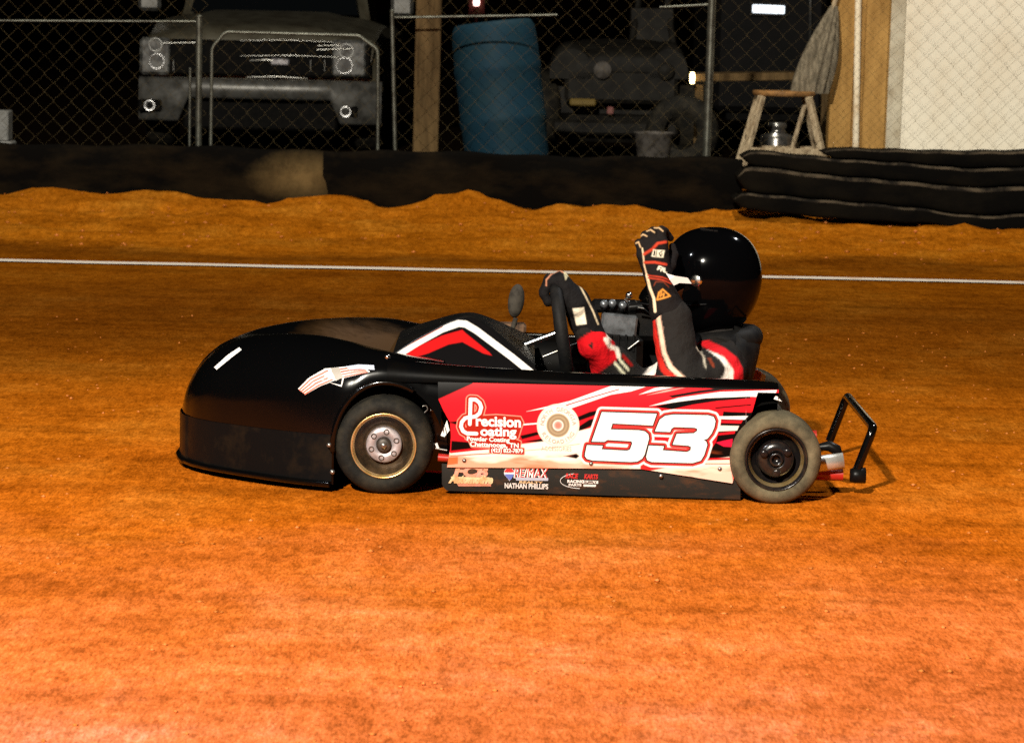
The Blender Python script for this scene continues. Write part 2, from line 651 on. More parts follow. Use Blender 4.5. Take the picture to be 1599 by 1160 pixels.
def arc_text(s, cx, cy, r, a0, a1, hpx, flipped=False):
    """letters set along an arc; angles in degrees clockwise from up, in pixels"""
    V, Fc = [], []
    for i, ch in enumerate(s):
        if ch == ' ':
            continue
        v, f = text_px(ch, None, bold=0.012)
        k = hpx / 0.73
        a = R(a0 + (a1 - a0) * (i / (len(s) - 1)))
        v = (v - np.array([(v[:, 0].min() + v[:, 0].max()) / 2, 0.36])) * k
        if flipped:
            v = -v
        x = v[:, 0] * math.cos(a) + (r + v[:, 1]) * math.sin(a)
        y = -v[:, 0] * math.sin(a) + (r + v[:, 1]) * math.cos(a)
        b = len(V)
        V += [(cx + p, cy - q) for p, q in zip(x, y)]
        Fc += [tuple(b + j for j in t) for t in f]
    return np.array(V), Fc


# ================================================================== THE GROUND
YB = 21.3           # front of the rubber barrier
MOUND_X = [-400, 0, 130, 200, 250, 330, 420, 512, 600, 665, 730, 830, 930, 1050, 1150, 1260, 2000]
MOUND_Y = [300, 304, 298, 306, 300, 312, 326, 304, 328, 318, 300, 336, 318, 341, 326, 345, 352]
MX = np.array([P(a, b, YB).x for a, b in zip(MOUND_X, MOUND_Y)])
MZ = np.array([max(0.0, P(a, b, YB).z) for a, b in zip(MOUND_X, MOUND_Y)])


def sstep(a, b, x):
    t = np.clip((x - a) / (b - a), 0, 1)
    return t * t * (3 - 2 * t)


def ground_z(X, Y):
    m = np.interp(X, MX, MZ)
    z = (m + 0.012) * sstep(YB - 0.75, YB + 0.02, Y) * (Y < YB + 0.08)
    z = z + 0.16 * sstep(YB + 0.10, YB + 0.2, Y) * (1 - sstep(25.5, 28.0, Y))
    z = z + 0.028 * np.exp(-((Y - 18.45 - 0.05 * np.sin(X * 1.3)) / 0.16) ** 2) * (0.6 + 0.4 * np.sin(X * 2.1 + 1))
    z = z - 0.018 * np.exp(-((Y - 17.6) / 0.5) ** 2)
    return z


xs = np.concatenate([[-90, -60, -40, -25, -15, -11], np.arange(-8, 8.01, 0.07), [11, 15, 25, 40, 60, 90]])
ys = np.concatenate([[-30, -20, -10, -4, 0, 3], np.arange(4.5, 17.2, 0.25), np.arange(17.2, 23.0, 0.06), np.arange(23.2, 29, 0.4), [32, 38, 50, 70, 100, 160, 260]])
GX, GY = np.meshgrid(xs, ys, indexing='ij')
GZ = ground_z(GX, GY)
lump = np.array([noise.fractal(Vector((x * 3.2, y * 3.2, 0)), 1.0, 2.0, 4) for x, y in zip(GX.ravel(), GY.ravel())]).reshape(GX.shape)
GZ += lump * (0.004 * (1 - np.exp(-((GY - 16.55) / 0.5) ** 4)) + 0.034 * sstep(18.2, 18.8, GY) * (1 - sstep(YB + 0.1, YB + 0.2, GY)))
rough2 = np.array([noise.fractal(Vector((x * 11, y * 11, 4.0)), 0.8, 2.0, 3) for x, y in zip(GX.ravel(), GY.ravel())]).reshape(GX.shape)
GZ += rough2 * 0.013 * sstep(18.6, 19.4, GY) * (1 - sstep(YB + 0.1, YB + 0.2, GY))
mg = mat('clay track', (0.4, 0.12, 0.02), 0.95, spec=0.0)
bs = mg.node_tree.nodes['Principled BSDF']
big = noise_node(mg, 0.75, 6, 0.62, (0.6, 0.7, 1))
mid = noise_node(mg, 7.0, 6, 0.72, (0.9, 0.42, 1))
patch = noise_node(mg, 2.1, 7, 0.72, (0.75, 0.45, 1))
fine = noise_node(mg, 150.0, 3, 0.8, (1.0, 0.16, 1))
grit = noise_node(mg, 30.0, 4, 0.75, (1.0, 0.30, 1))
tcg = N(mg, 'ShaderNodeTexCoord')
sep = N(mg, 'ShaderNodeSeparateXYZ')
L(mg, tcg.outputs['Object'], sep.inputs[0])
# clay colour by depth: pale foreground, darker racing groove, lighter beyond it
dist = N(mg, 'ShaderNodeMath'); dist.operation = 'MULTIPLY_ADD'
L(mg, big.outputs['Fac'], dist.inputs[0]); dist.inputs[1].default_value = 4.6
L(mg, sep.outputs['Y'], dist.inputs[2])
mr = N(mg, 'ShaderNodeMapRange')
mr.inputs['From Min'].default_value = 6.7
mr.inputs['From Max'].default_value = 24.7
L(mg, dist.outputs[0], mr.inputs['Value'])
soil = ramp(mg, mr.outputs[0], [(0.0, (0.74, 0.200, 0.068)), (0.12, (0.70, 0.162, 0.034)), (0.22, (0.52, 0.116, 0.006)), (0.32, (0.42, 0.102, 0.004)), (0.43, (0.28, 0.074, 0.003)), (0.55, (0.20, 0.056, 0.003)), (0.66, (0.28, 0.080, 0.003)), (0.735, (0.20, 0.058, 0.003)), (0.775, (0.41, 0.122, 0.005)), (1.0, (0.42, 0.125, 0.006))])
midr = ramp(mg, mid.outputs['Fac'], [(0.30, (0.74, 0.72, 0.64)), (0.5, (1, 1, 1)), (0.70, (1.18, 1.26, 1.6))])
finr = ramp(mg, fine.outputs['Fac'], [(0.28, (0.50, 0.48, 0.44)), (0.5, (1, 1, 1)), (0.74, (1.42, 1.5, 1.75))])
c1 = mix(mg, 1.0, soil.outputs[0], midr.outputs[0], 'MULTIPLY')
gritr = ramp(mg, grit.outputs['Fac'], [(0.30, (0.62, 0.60, 0.52)), (0.5, (1, 1, 1)), (0.72, (1.28, 1.36, 1.7))])
patr = ramp(mg, patch.outputs['Fac'], [(0.34, (0.80, 0.76, 0.62)), (0.5, (1, 1, 1)), (0.66, (1.10, 1.30, 2.1))])
c1 = mix(mg, 0.9, c1, patr.outputs[0], 'MULTIPLY')
c1 = mix(mg, 1.0, c1, gritr.outputs[0], 'MULTIPLY')
c2 = mix(mg, 1.0, c1, finr.outputs[0], 'MULTIPLY')
swept = noise_node(mg, 3.0, 5, 0.65, (0.10, 1.6, 1))
swr = ramp(mg, swept.outputs['Fac'], [(0.34, (0.74, 0.72, 0.66)), (0.5, (1, 1, 1)), (0.66, (1.12, 1.16, 1.25))])
c2 = mix(mg, 0.8, c2, swr.outputs[0], 'MULTIPLY')
# ground colour turns near black beyond the barrier
off = N(mg, 'ShaderNodeMapRange')
off.inputs['From Min'].default_value = 21.36
off.inputs['From Max'].default_value = 21.7
L(mg, sep.outputs['Y'], off.inputs['Value'])
c2 = mix(mg, off.outputs[0], c2, (0.012, 0.007, 0.004))
L(mg, c2, bs.inputs['Base Color'])
b1 = N(mg, 'ShaderNodeBump'); b1.inputs['Strength'].default_value = 0.6; b1.inputs['Distance'].default_value = 0.004
L(mg, fine.outputs['Fac'], b1.inputs['Height'])
b2 = N(mg, 'ShaderNodeBump'); b2.inputs['Strength'].default_value = 0.5; b2.inputs['Distance'].default_value = 0.03
L(mg, mid.outputs['Fac'], b2.inputs['Height'])
L(mg, b1.outputs[0], b2.inputs['Normal'])
L(mg, b2.outputs[0], bs.inputs['Normal'])
gr = dense('ground', np.stack([GX, GY, GZ], -1).reshape(-1, 3), gridfaces(len(xs), len(ys)), mg, None)
gr['kind'] = 'structure'

# painted white line round the outside of the track
lx = np.arange(-9, 9.01, 0.1)
lw = np.array([noise.noise(Vector((x * 2.2, 3.1, 0))) for x in lx])
yc_ = P(800, 423, 1).y
Yl = 5310 * CAM_H / 424.0
la = Yl + 0.03 * np.sin(lx * 0.5) + 0.02 * lw
lv = np.concatenate([np.stack([lx, la - 0.068 - 0.02 * np.abs(lw), ground_z(lx, la) + 0.006], -1), np.stack([lx, la + 0.068, ground_z(lx, la) + 0.006], -1)])
k_ = len(lx)
ml = worn('worn white line paint', (0.88, 0.80, 0.72), (0.75, 0.50, 0.34), 0.8, scale=7, lo=0.5, hi=0.75)
lf = np.stack([np.arange(k_ - 1), np.arange(1, k_), np.arange(1, k_) + k_, np.arange(k_ - 1) + k_], -1)
tl = dense('track_line', lv, lf, ml, None)
tl['kind'] = 'structure'

# loose clods of clay
cl = MB()
for i in range(900):
    if i < 620:
        y = random.uniform(5.6, 14)
        r = random.uniform(0.002, 0.0065)
    else:
        y = random.uniform(17.8, YB - 0.1)
        r = random.uniform(0.004, 0.013)
    x = random.uniform(-0.17, 0.17) * y
    if 8.7 < y < 10.5 and -1.1 < x < 1.1:
        continue
    z = float(ground_z(np.array(x), np.array(y)))
    vs = []
    for a, b, c in ((1, 0, 0), (-1, 0, 0), (0, 1, 0), (0, -1, 0), (0, 0, 1), (0, 0, -1)):
        q = random.uniform(0.6, 1.3) * r
        vs.append((x + a * q * 1.3, y + b * q, z + c * q * 0.7 + r * 0.2))
    cl.add(vs, [(0, 2, 4), (2, 1, 4), (1, 3, 4), (3, 0, 4), (2, 0, 5), (1, 2, 5), (3, 1, 5), (0, 3, 5)], 0, True)
mc = worn('dry clay clods', (0.60, 0.20, 0.05), (0.38, 0.12, 0.015), 0.95, scale=3, spec=0.1)
co = cl.build('clay_clods', mc)
co['kind'] = 'stuff'
co['label'] = 'loose clods of orange clay scattered over the track'

# ================================================================== THE KART
Y0, YF = 9.0, 10.15
YC = (Y0 + YF) / 2
kart = thing('racing_kart', 'black nosed dirt oval kart with red and white side panel numbered 53', 'race kart', (0, YC, 0))


def catmull(xk, yk, x):
    """smooth interpolation through keys"""
    xk, yk = np.asarray(xk, float), np.asarray(yk, float)
    d = np.gradient(yk, xk)
    i = np.clip(np.searchsorted(xk, x) - 1, 0, len(xk) - 2)
    h = xk[i + 1] - xk[i]
    t = np.clip((x - xk[i]) / h, 0, 1)
    return (2 * t**3 - 3 * t**2 + 1) * yk[i] + (t**3 - 2 * t**2 + t) * h * d[i] + (-2 * t**3 + 3 * t**2) * yk[i + 1] + (t**3 - t**2) * h * d[i + 1]


FW = P(599, 699, Y0)       # front wheel centre (outer face)
RW = P(1211, 714, Y0)      # rear wheel centre
ARF, ARB, ARV = 0.133, 0.160, 0.172      # wheel arch: forward, rearward and upward radii


def arch_z(x):
    d_ = x - FW.x
    q = 1 - (d_ / (ARF if d_ < 0 else ARB)) ** 2
    return FW.z + ARV * math.sqrt(max(q, 0))


# --- nose shell: stations along x, each a section from the near bottom over the top to the far bottom
NX = [-0.932, -0.918, -0.892, -0.84, -0.76, -0.66, -0.56, -0.46, -0.36, -0.28, -0.18]
NYN = [0.545, 0.46, 0.385, 0.30, 0.215, 0.125, 0.05, 0.004, 0.0, 0.0, 0.0]
NZC = [0.150, 0.205, 0.258, 0.318, 0.360, 0.381, 0.389, 0.386, 0.374, 0.360, 0.346]
NZM = [0.155, 0.209, 0.264, 0.323, 0.360, 0.366, 0.354, 0.336, 0.32, 0.314, 0.31]
NZB = [0.022] * 11
xa, xb = FW.x - ARF, FW.x + ARB
sx = np.unique(np.concatenate([np.linspace(-0.932, -0.892, 10), np.linspace(-0.892, xa, 34), [xa + 1e-4], xa + (xb - xa) * (1 - np.cos(np.linspace(0.03, 0.995, 40) * math.pi)) / 2]))
sx = sx[sx <= -0.185]


def nose_params(x):
    return catmull(NX, NYN, x), catmull(NX, NZC, x), catmull(NX, NZM, x)


def nose_section(x, n_side=9, n_top=46):
    yn, zc, zm = [float(q) for q in nose_params(x)]
    half = YC - Y0 - yn
    zb = 0.022
    if x > xa:
        zb = max(zb, arch_z(x))
        zb = min(zb, zc - 0.03)
    sec = []
    tum = 0.03 * min(1, half / 0.5)          # the wall leans in towards the top
    fr_k = 1 - float(sstep(-0.56, -0.30, np.array(x)))
    wide = 1.25 + 0.95 * fr_k
    rad = min(0.085 + 0.045 * fr_k, 0.55 * (zc - 0.03), half * 0.62 / wide * 1.25)
    rad = min(rad, (zc - zb) * 0.85)
    zt = zc - rad
    for i in range(n_side):
        t = i / n_side
        z = zb + (zt - zb) * t
        f = max(0, (z - 0.05) / max(zc - 0.05, 1e-3))
        sec.append((half - tum * f * f, z))
    fe = max(0, (zt - 0.05) / max(zc - 0.05, 1e-3))
    h0 = half - tum * fe * fe
    for i in range(8):
        a = math.pi / 2 * i / 7
        sec.append((h0 - rad * wide * (1 - math.cos(a)), zt + rad * math.sin(a)))
    h1 = h0 - rad * wide
    side = sec[-1][1]
    for i in range(1, 13):
        t = i / 12
        k = t * t * (3 - 2 * t)
        sec.append((h1 * (1 - t), side + (zm - side) * k))
    return sec


nb = MB()
ring = []
for x in sx:
    s = nose_section(x)
    ring.append([(x, YC - a, z) for a, z in s] + [(x, YC + a, z) for a, z in reversed(s[:-1])])
nb.grid(ring, 0, True)
c0 = [Vector(p) for p in ring[0]]
nb.add(c0, [tuple(reversed(range(len(c0))))], 0, True)
# underside lip turned in for thickness
def browned(name, base, tint, centre, radii, lo, hi, nscale=9):
    """gloss black with a brown patch of its own shape"""
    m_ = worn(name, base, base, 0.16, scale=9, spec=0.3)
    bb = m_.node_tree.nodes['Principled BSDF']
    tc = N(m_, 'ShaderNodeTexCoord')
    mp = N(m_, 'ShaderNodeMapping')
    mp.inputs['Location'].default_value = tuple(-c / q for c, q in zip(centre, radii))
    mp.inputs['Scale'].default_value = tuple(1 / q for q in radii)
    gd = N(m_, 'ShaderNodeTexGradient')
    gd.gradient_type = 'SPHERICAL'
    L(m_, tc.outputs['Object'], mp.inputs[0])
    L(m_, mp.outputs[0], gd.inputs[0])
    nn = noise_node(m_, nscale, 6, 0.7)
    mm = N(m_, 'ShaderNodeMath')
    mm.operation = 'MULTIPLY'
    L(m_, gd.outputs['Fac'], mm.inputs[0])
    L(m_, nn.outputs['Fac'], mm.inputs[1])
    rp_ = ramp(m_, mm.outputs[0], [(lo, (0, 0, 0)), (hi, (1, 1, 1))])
    L(m_, mix(m_, rp_.outputs[0], base, tint), bb.inputs['Base Color'])
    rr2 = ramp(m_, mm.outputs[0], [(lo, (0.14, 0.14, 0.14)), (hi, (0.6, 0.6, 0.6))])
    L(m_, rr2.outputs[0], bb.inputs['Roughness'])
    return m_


nose = nb.build('nose_shell', browned('gloss black nose with softly browned deck', (0.0014, 0.0014, 0.0015), (0.050, 0.022, 0.004), (-0.36, 0.02, 0.33), (0.34, 0.44, 0.25), 0.08, 0.30), kart, fix=True)  # soft brown, rougher patch across the middle of the deck
nose_bvh = BVHTree.FromPolygons([Vector(v) for v in nb.v], [list(f) for f in nb.f])

# lower valance strip wrapped round the nose, with its flange, rivets and rub lip
vx = np.concatenate([np.linspace(-0.931, -0.892, 14), np.linspace(-0.883, xa - 0.004, 26)])


def valance(off, ztop, zbot, far):
    g = []
    for x in vx:
        yn = float(nose_params(x)[0])
        half = YC - Y0 - yn
        row = []
        for z in np.linspace(zbot, ztop(x), 6):
            f = max(0, (z - 0.05) / 0.3)
            y = half - 0.03 * min(1, half / 0.5) * f * f + off
            row.append((x - off * (1 if x < -0.9 else 0.3), YC + (y if far else -y), z))
        g.append(row)
    return g


vt = lambda x: 0.150 + 0.015 * (x + 0.9)
va = MB()
gn, gf = valance(0.004, vt, 0.03, False), valance(0.004, vt, 0.03, True)
va.grid(list(reversed(gf)) + gn, 0, True)
val = va.build('nose_valance', worn('dusty black valance plastic', (0.0035, 0.0035, 0.0035), (0.020, 0.012, 0.006), 0.4, scale=10, lo=0.50, hi=0.82, spec=0.08), kart, fix=True)
lp = MB()
path = [(r[0][0] - 0.004, r[0][1], 0.026) for r in reversed(gf)] + [(r[0][0] - 0.004, r[0][1] - 0.002, 0.024) for r in gn]
lp.tube(path, 0.0085, 10)
lp.build('rub_lip', M['gloss_black'], kart)
for px, py in ((514, 695), (519, 737)):
    rv = MB()
    p = P(px, py, Y0 - 0.006)
    rv.lathe([(0.0005, -0.004), (0.0045, -0.003), (0.007, 0.0), (0.007, 0.003)], p, (0, 1, 0), 14)
    rv.build('rivet', M['steel'], val)

# wheel arch lip and dark arch liner
for far in (False, True):
    al = MB()
    pts = []
    for a in np.linspace(R(62), R(184), 26):
        c_ = math.cos(a)
        x, z = FW.x + ((ARB if c_ > 0 else ARF) + 0.003) * c_, FW.z + (ARV + 0.003) * math.sin(a)
        zc_ = float(nose_params(max(min(x, -0.18), -0.94))[1])
        pts.append((x, (YF + 0.002) if far else (Y0 - 0.002), min(z, zc_ - 0.04)))
    al.tube(pts, 0.008, 8)
    al.build('arch_lip', M['gloss_black'], kart)
    ln = MB()
    g = []
    for a in np.linspace(R(-5), R(185), 24):
        c_ = math.cos(a)
        x, z = FW.x + ((ARB if c_ > 0 else ARF) + 0.010) * c_, min(FW.z + (ARV + 0.010) * math.sin(a), 0.31)
        ya, yb = (YF - 0.02, YF - 0.19) if far else (Y0 + 0.02, Y0 + 0.19)
        g.append([(x, ya, z), (x, yb, z)])
    ln.grid(g, 0, True)
    ln.build('arch_liner', M['matte_black'], kart)


# decals and a painted glint draped on the nose: pixels at the near plane dropped along +Y on to the shell
def drape(px, py, off=0.0016):
    eye = Vector((0, 0, CAM_H))
    hit, nr, i, d = nose_bvh.ray_cast(eye, (P(px, py, Y0) - eye).normalized())
    k_ = 0
    while hit is None and k_ < 60:
        k_ += 1
        hit, nr, i, d = nose_bvh.ray_cast(eye, (P(px + 0.3 * k_, py + k_, Y0) - eye).normalized())
    if nr.y > 0:
        nr = -nr
    return hit + nr * off


def fill(poly, step=2.5):
    """polygon in pixels filled with a small grid of quads"""
    xs_ = [p[0] for p in poly]
    ys_ = [p[1] for p in poly]
    gx = np.arange(min(xs_), max(xs_) + step, step)
    gy = np.arange(min(ys_), max(ys_) + step, step)
    return gx, gy


def drape_poly(mb, a, b, n, mi, off):
    """a ruled strip between two pixel polylines"""
    def samp(q, t):
        q = np.array(q, float)
        s = np.linspace(0, 1, len(q))
        return np.interp(t, s, q[:, 0]), np.interp(t, s, q[:, 1])
    g = []
    for i in range(n + 1):
        ax, ay = samp(a, i / n)
        bx, by = samp(b, i / n)
        g.append([drape(ax + (bx - ax) * j / 4, ay + (by - ay) * j / 4, off) for j in range(5)])
    mb.grid(g, mi, True)


em = MB()
drape_poly(em, [(466, 607), (483, 590), (508, 576), (540, 573), (568, 572)], [(478, 616), (500, 603), (524, 594), (552, 587), (578, 581)], 22, 0, 0.0016)
for k in range(4):
    f0 = 0.12 + k * 0.24
    A = [(466 + 12 * f0, 607 + 9 * f0), (483 + 17 * f0, 590 + 13 * f0), (508 + 16 * f0, 577 + 17 * f0), (540 + 12 * f0, 573 + 14 * f0), (566 + 10 * f0, 573 + 8 * f0)]
    B = [(x + 0.8, y + 2.2) for x, y in A]
    drape_poly(em, A, B, 16, 1, 0.0024)
drape_poly(em, [(540, 573), (560, 570), (584, 571)], [(546, 579), (562, 577), (585, 578)], 10, 2, 0.0030)
drape_poly(em, [(507, 589), (517, 576)], [(526, 595), (524, 592)], 6, 0, 0.0036)
drape_poly(em, [(516, 576), (530, 575)], [(525, 596), (536, 590)], 6, 3, 0.0036)
drape_poly(em, [(502, 593), (534, 604), (538, 590)], [(503, 594.5), (533, 601.5), (536, 590)], 12, 0, 0.0046)
em.build('flag_emblem', [M['white_vinyl'], mat('faded red stripe', (0.58, 0.16, 0.11), 0.4), M['pale_blue_vinyl'], M['grey_vinyl']], nose)
hs = MB()  # a lamp's reflection on the nose, laid on as a white strip
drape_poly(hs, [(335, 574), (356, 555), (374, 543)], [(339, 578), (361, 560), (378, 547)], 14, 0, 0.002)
hs.build('lamp_glint_strip', M['white_vinyl'], nose)
for px, py in ((605, 557), (578, 506)):
    fs = MB()
    p = P(px, py, Y0 + (0.06 if py > 530 else 1.05))
    fs.lathe([(0.0005, -0.006), (0.004, -0.006), (0.005, -0.003), (0.008, -0.002), (0.009, 0.003)], p, (0.1, 0.8, -0.6), 14)
    fs.build('fastener', M['chrome'], nose)

# --- painted near side panel
NU, NVv = 860, 270
pu = np.linspace(684, 1216, NU)
topy = 596.5 + 0.0227 * (pu - 735)
boty = 729.5 + 0.008 * (pu - 700)
fw_c = (599, 699)
fr = 96.0
d = np.clip(fr**2 - (pu - fw_c[0]) ** 2, 0, None)
boty = np.where(pu > 1000, boty + (pu - 1000) * 0.15, boty)
boty = np.where(pu > 1143, np.minimum(boty, 757 - (pu - 1143) * 3.6), boty)
boty = np.where(pu > 1165, np.minimum(boty, 658 - (pu - 1165) * 0.98), boty)
boty = np.maximum(boty, topy + 6)
tv = np.linspace(0, 1, NVv)
PX = np.repeat(pu[:, None], NVv, 1)
PY = topy[:, None] + (boty - topy)[:, None] * tv[None, :]

PX = PX + np.interp(PY, [622, 640, 660, 680, 700, 735], [0, 8, 19, 20, 19, 13]) * np.clip(1 - (PX - 684) / 60, 0, 1)


def panel_y(px, py):
    t = (py - 588 - 0.0227 * (px - 735)) / 150.0
    return Y0 + 0.018 * np.clip((0.45 - t) / 0.45, 0, 1.2) ** 2 + 0.006 * np.clip((t - 0.5) / 0.5, 0, 1.3) ** 2


pp = Paint(PX.ravel(), PY.ravel(), (208, 26, 36))
BK, WH, RD = (9, 7, 7), (244, 240, 234), (206, 24, 34)
pp.poly([(600, 580), (738, 580), (738, 599), (683, 624), (683, 640), (600, 640)], BK, 1.0)
# rising white swoosh and its thin red slivers
pp.poly([(822, 642.5), (890, 626), (967, 598), (1020, 600), (985, 611), (954, 616), (890, 638), (868, 650), (850, 646), (888, 633), (850, 638)], WH)
pp.line([(880, 634), (925, 620), (966, 608)], 1.0, RD)
pp.poly([(998, 616), (1022, 606), (1046, 602), (1060, 603), (1030, 609)], WH)
pp.poly([(1010, 617), (1040, 609), (1075, 604), (1040, 612)], (236, 150, 140))
# black streaks under the swoosh
for a in ([(700, 659), (715, 657), (735, 661), (715, 664)], [(815, 661), (838, 660), (838, 663)],
          [(812, 680), (838, 674), (845, 678), (815, 686)], [(896, 653), (920, 643), (935, 640), (930, 648), (902, 658)],
          [(900, 668), (920, 655), (932, 652), (926, 664), (904, 674)], [(705, 688), (730, 690), (765, 696), (730, 701), (704, 704)],
          [(812, 690), (850, 684), (880, 676), (846, 690)]):
    pp.poly(a, BK, 1.0)
pp.line([(815, 663), (840, 661)], 1.0, WH)
# right hand side: white blade, black and red streaks
pp.poly([(1130, 640), (1160, 634), (1216, 628), (1216, 700), (1150, 720), (1100, 716), (1118, 690), (1126, 660)], BK)
pp.poly([(1020, 635), (1060, 626), (1120, 620), (1172, 618.5), (1172, 622), (1120, 627), (1076, 633), (1050, 639)], BK)
pp.poly([(1080, 632), (1120, 626), (1170, 622), (1203, 622), (1195, 632), (1172, 644), (1140, 643), (1100, 640)], RD)
pp.line([(1118, 637), (1150, 634), (1172, 632)], 1.0, BK)
pp.poly([(1014, 634), (1060, 621), (1124, 612), (1213, 609), (1209, 620), (1168, 619), (1102, 621.5), (1060, 627)], WH)
pp.poly([(1044, 618), (1090, 610), (1132, 605), (1133, 608.5), (1090, 614), (1050, 621)], BK)
pp.poly([(1100, 603), (1150, 602), (1206, 603), (1206, 608), (1130, 609), (1112, 607)], (30, 16, 12))
pp.poly([(1172, 603.5), (1204, 602.5), (1203, 606), (1176, 607)], (196, 58, 28))
pp.poly([(1120, 650), (1168, 649.5), (1163, 655), (1120, 654)], WH)
pp.poly([(1118, 656), (1160, 656), (1157, 661), (1118, 660)], RD)
pp.poly([(1116, 664), (1154, 665), (1151, 672), (1112, 674)], (232, 214, 198))
pp.poly([(1116, 677), (1148, 673), (1147, 677), (1116, 680)], RD)
pp.poly([(1118, 691), (1130, 688), (1144, 685), (1143, 698), (1130, 697)], (214, 24, 56))
# lower white field
pp.poly([(702, 706), (763, 699), (818, 693), (849, 689), (880, 682), (903, 673), (940, 664), (1000, 664), (1000, 745), (695, 745)], (240, 226, 208), 1.0)
pp.line([(704, 706), (740, 702), (765, 700)], 1.6, RD)
pp.line([(704, 712), (730, 710), (800, 706)], 0.9, (220, 90, 80))
pp.line([(790, 706), (850, 701), (905, 693)], 0.5, (190, 140, 110))
pp.poly([(700, 714), (715, 713), (715, 724), (698, 726)], (206, 60, 50))
pp.poly([(1000, 738), (1070, 724), (1139, 713), (1146, 760), (1098, 748), (1050, 742)], (236, 216, 196), 1.0)
pp.line([(1104, 717), (1140, 716)], 1.6, RD)
pp.line([(1100, 724), (1140, 724)], 0.7, (214, 80, 70))
pp.poly([(1020, 746), (1040, 740), (1080, 744), (1110, 752), (1080, 765), (1020, 765)], BK)
pp.line([(1030, 737), (1062, 747), (1102, 755)], 1.3, (230, 215, 200))
pp.poly([(880, 712), (900, 708), (905, 712), (900, 716)], BK, 1.0)
# clay thrown up along the foot of the panel
nz = np.array([noise.fractal(Vector((a * 0.016, b * 0.07, 1.3)), 0.9, 2.0, 4) for a, b in zip(pp.x[::1], pp.y[::1])])
e = pp.y - (716 + 0.021 * (pp.x - 720))
dm = np.clip((e + 5 + 9 * nz) / 8, 0, 1) * np.clip((1020 - pp.x) / 160, 0, 1)
pp.mask(0.72 * dm, (205, 112, 62))
dm = np.clip((pp.y - 728 + 8 * nz) / 10, 0, 1) * np.clip((pp.x - 1000) / 60, 0, 1)
pp.mask(0.35 * dm, (190, 110, 74))
pp.mask(0.55 * np.clip((nz - 0.1) / 0.5, 0, 1) * np.clip((pp.y - 700) / 24, 0, 1), (214, 96, 48))
# round sticker field
SX, SY = 871.5, 664.0
rr = np.hypot(pp.x - SX, (pp.y - SY) * 0.985)
pp.mask(33.5 - rr, (236, 218, 204))
pp.mask(0.5 - (np.abs(rr - 31.5) - 0.4), (214, 176, 160))
pp.mask(19.0 - rr, (205, 176, 150))
pp.mask(18.0 - rr, (142, 124, 98))
pp.mask(0.35 * np.clip(1 - np.abs(rr - 13) / 2, 0, 1), (196, 176, 140))
pp.mask(9.0 - rr, (226, 206, 196))
pp.mask(6.8 - rr, (176, 150, 140))
pp.mask(4.6 - rr, (226, 120, 104))
# logo with the tall P that runs into the C
PS = [(734.8, 623.5), (733.6, 662)]
PB = [(736, 623.5), (743, 624), (749, 629), (751.5, 636), (749, 645), (743, 650), (735, 651.5)]
CC = [(733, 651), (726, 653), (721, 659), (719.8, 666), (723, 673), (729, 676.5), (744, 677)]
dl = np.minimum(np.minimum(line_d(pp.x, pp.y, PS), line_d(pp.x, pp.y, PB)), line_d(pp.x, pp.y, CC))
blk = [[(741, 652), (757, 650), (775, 649), (812, 652), (816, 660), (813, 667), (808, 683), (800, 686), (742, 680), (728, 684), (726, 672)],
       [(731, 682), (795, 684), (812, 690), (811, 699), (737, 696)], [(766, 699), (817, 701), (817, 708), (766, 706)]]
db = np.minimum.reduce([poly_d(pp.x, pp.y, b) for b in blk])
dd = np.minimum(dl - 6.4, db - 1.5)
pp.mask(0.5 - (dd - 1.2), (232, 150, 128))
pp.mask(0.5 - dd, (158, 34, 22))
pp.mask(0.5 - (dl - 2.7), (246, 240, 232))

Z2 = lambda pts: [(890 + a / 4.703, 585 + b / 4.703) for a, b in pts]
FIVE = Z2([(235, 275), (637, 287), (607, 372), (312, 357), (298, 402), (505, 408), (550, 416), (575, 438), (580, 468), (548, 585), (530, 615), (495, 636), (450, 640), (165, 628), (125, 617), (110, 598), (112, 575), (125, 517), (240, 522), (232, 548), (420, 558), (442, 548), (458, 505), (452, 488), (275, 478), (252, 492), (160, 490)])
THREE = Z2([(625, 415), (660, 330), (700, 302), (760, 293), (1015, 298), (1055, 310), (1068, 340), (1060, 385), (1040, 430), (1010, 468), (980, 480), (1000, 490), (1008, 515), (985, 590), (960, 630), (900, 648), (600, 640), (568, 627), (560, 602), (580, 520), (690, 525), (680, 555), (860, 568), (885, 555), (890, 530), (870, 520), (755, 512), (785, 435), (910, 430), (935, 412), (935, 397), (915, 388), (765, 383), (745, 395), (735, 420)])
dn = np.minimum(poly_d(pp.x, pp.y, FIVE), poly_d(pp.x, pp.y, THREE))
pp.mask(0.5 - (dn - 8.4), (240, 230, 220))
pp.mask(0.5 - (dn - 5.2), (196, 52, 48))
pp.mask(0.5 - (dn - 2.0), (22, 15, 12))
pp.mask(0.5 - dn, (247, 243, 236))
pp.mask(0.5 * np.clip((e - 4 + 10 * nz) / 8, 0, 1) * (dn < 8.4) * np.clip((pp.y - 718) / 6, 0, 1), (224, 130, 84))
V = PN(PX, PY, panel_y(PX, PY)).reshape(-1, 3)
panel = dense('side_panel', V, gridfaces(NU, NVv), M['panel'], kart, pp.c)


def letters(mb, jobs, yfun, off, mi):
    for v, f in jobs:
        mb.add(PN(v[:, 0], v[:, 1], yfun(v[:, 0], v[:, 1]) - off), f, mi, False)


def T(s, box, shear=0.0, bold=0.0, slope=0.0227):
    v, f = text_px(s, None, shear, bold)
    return fit(v, box, None, slope), f


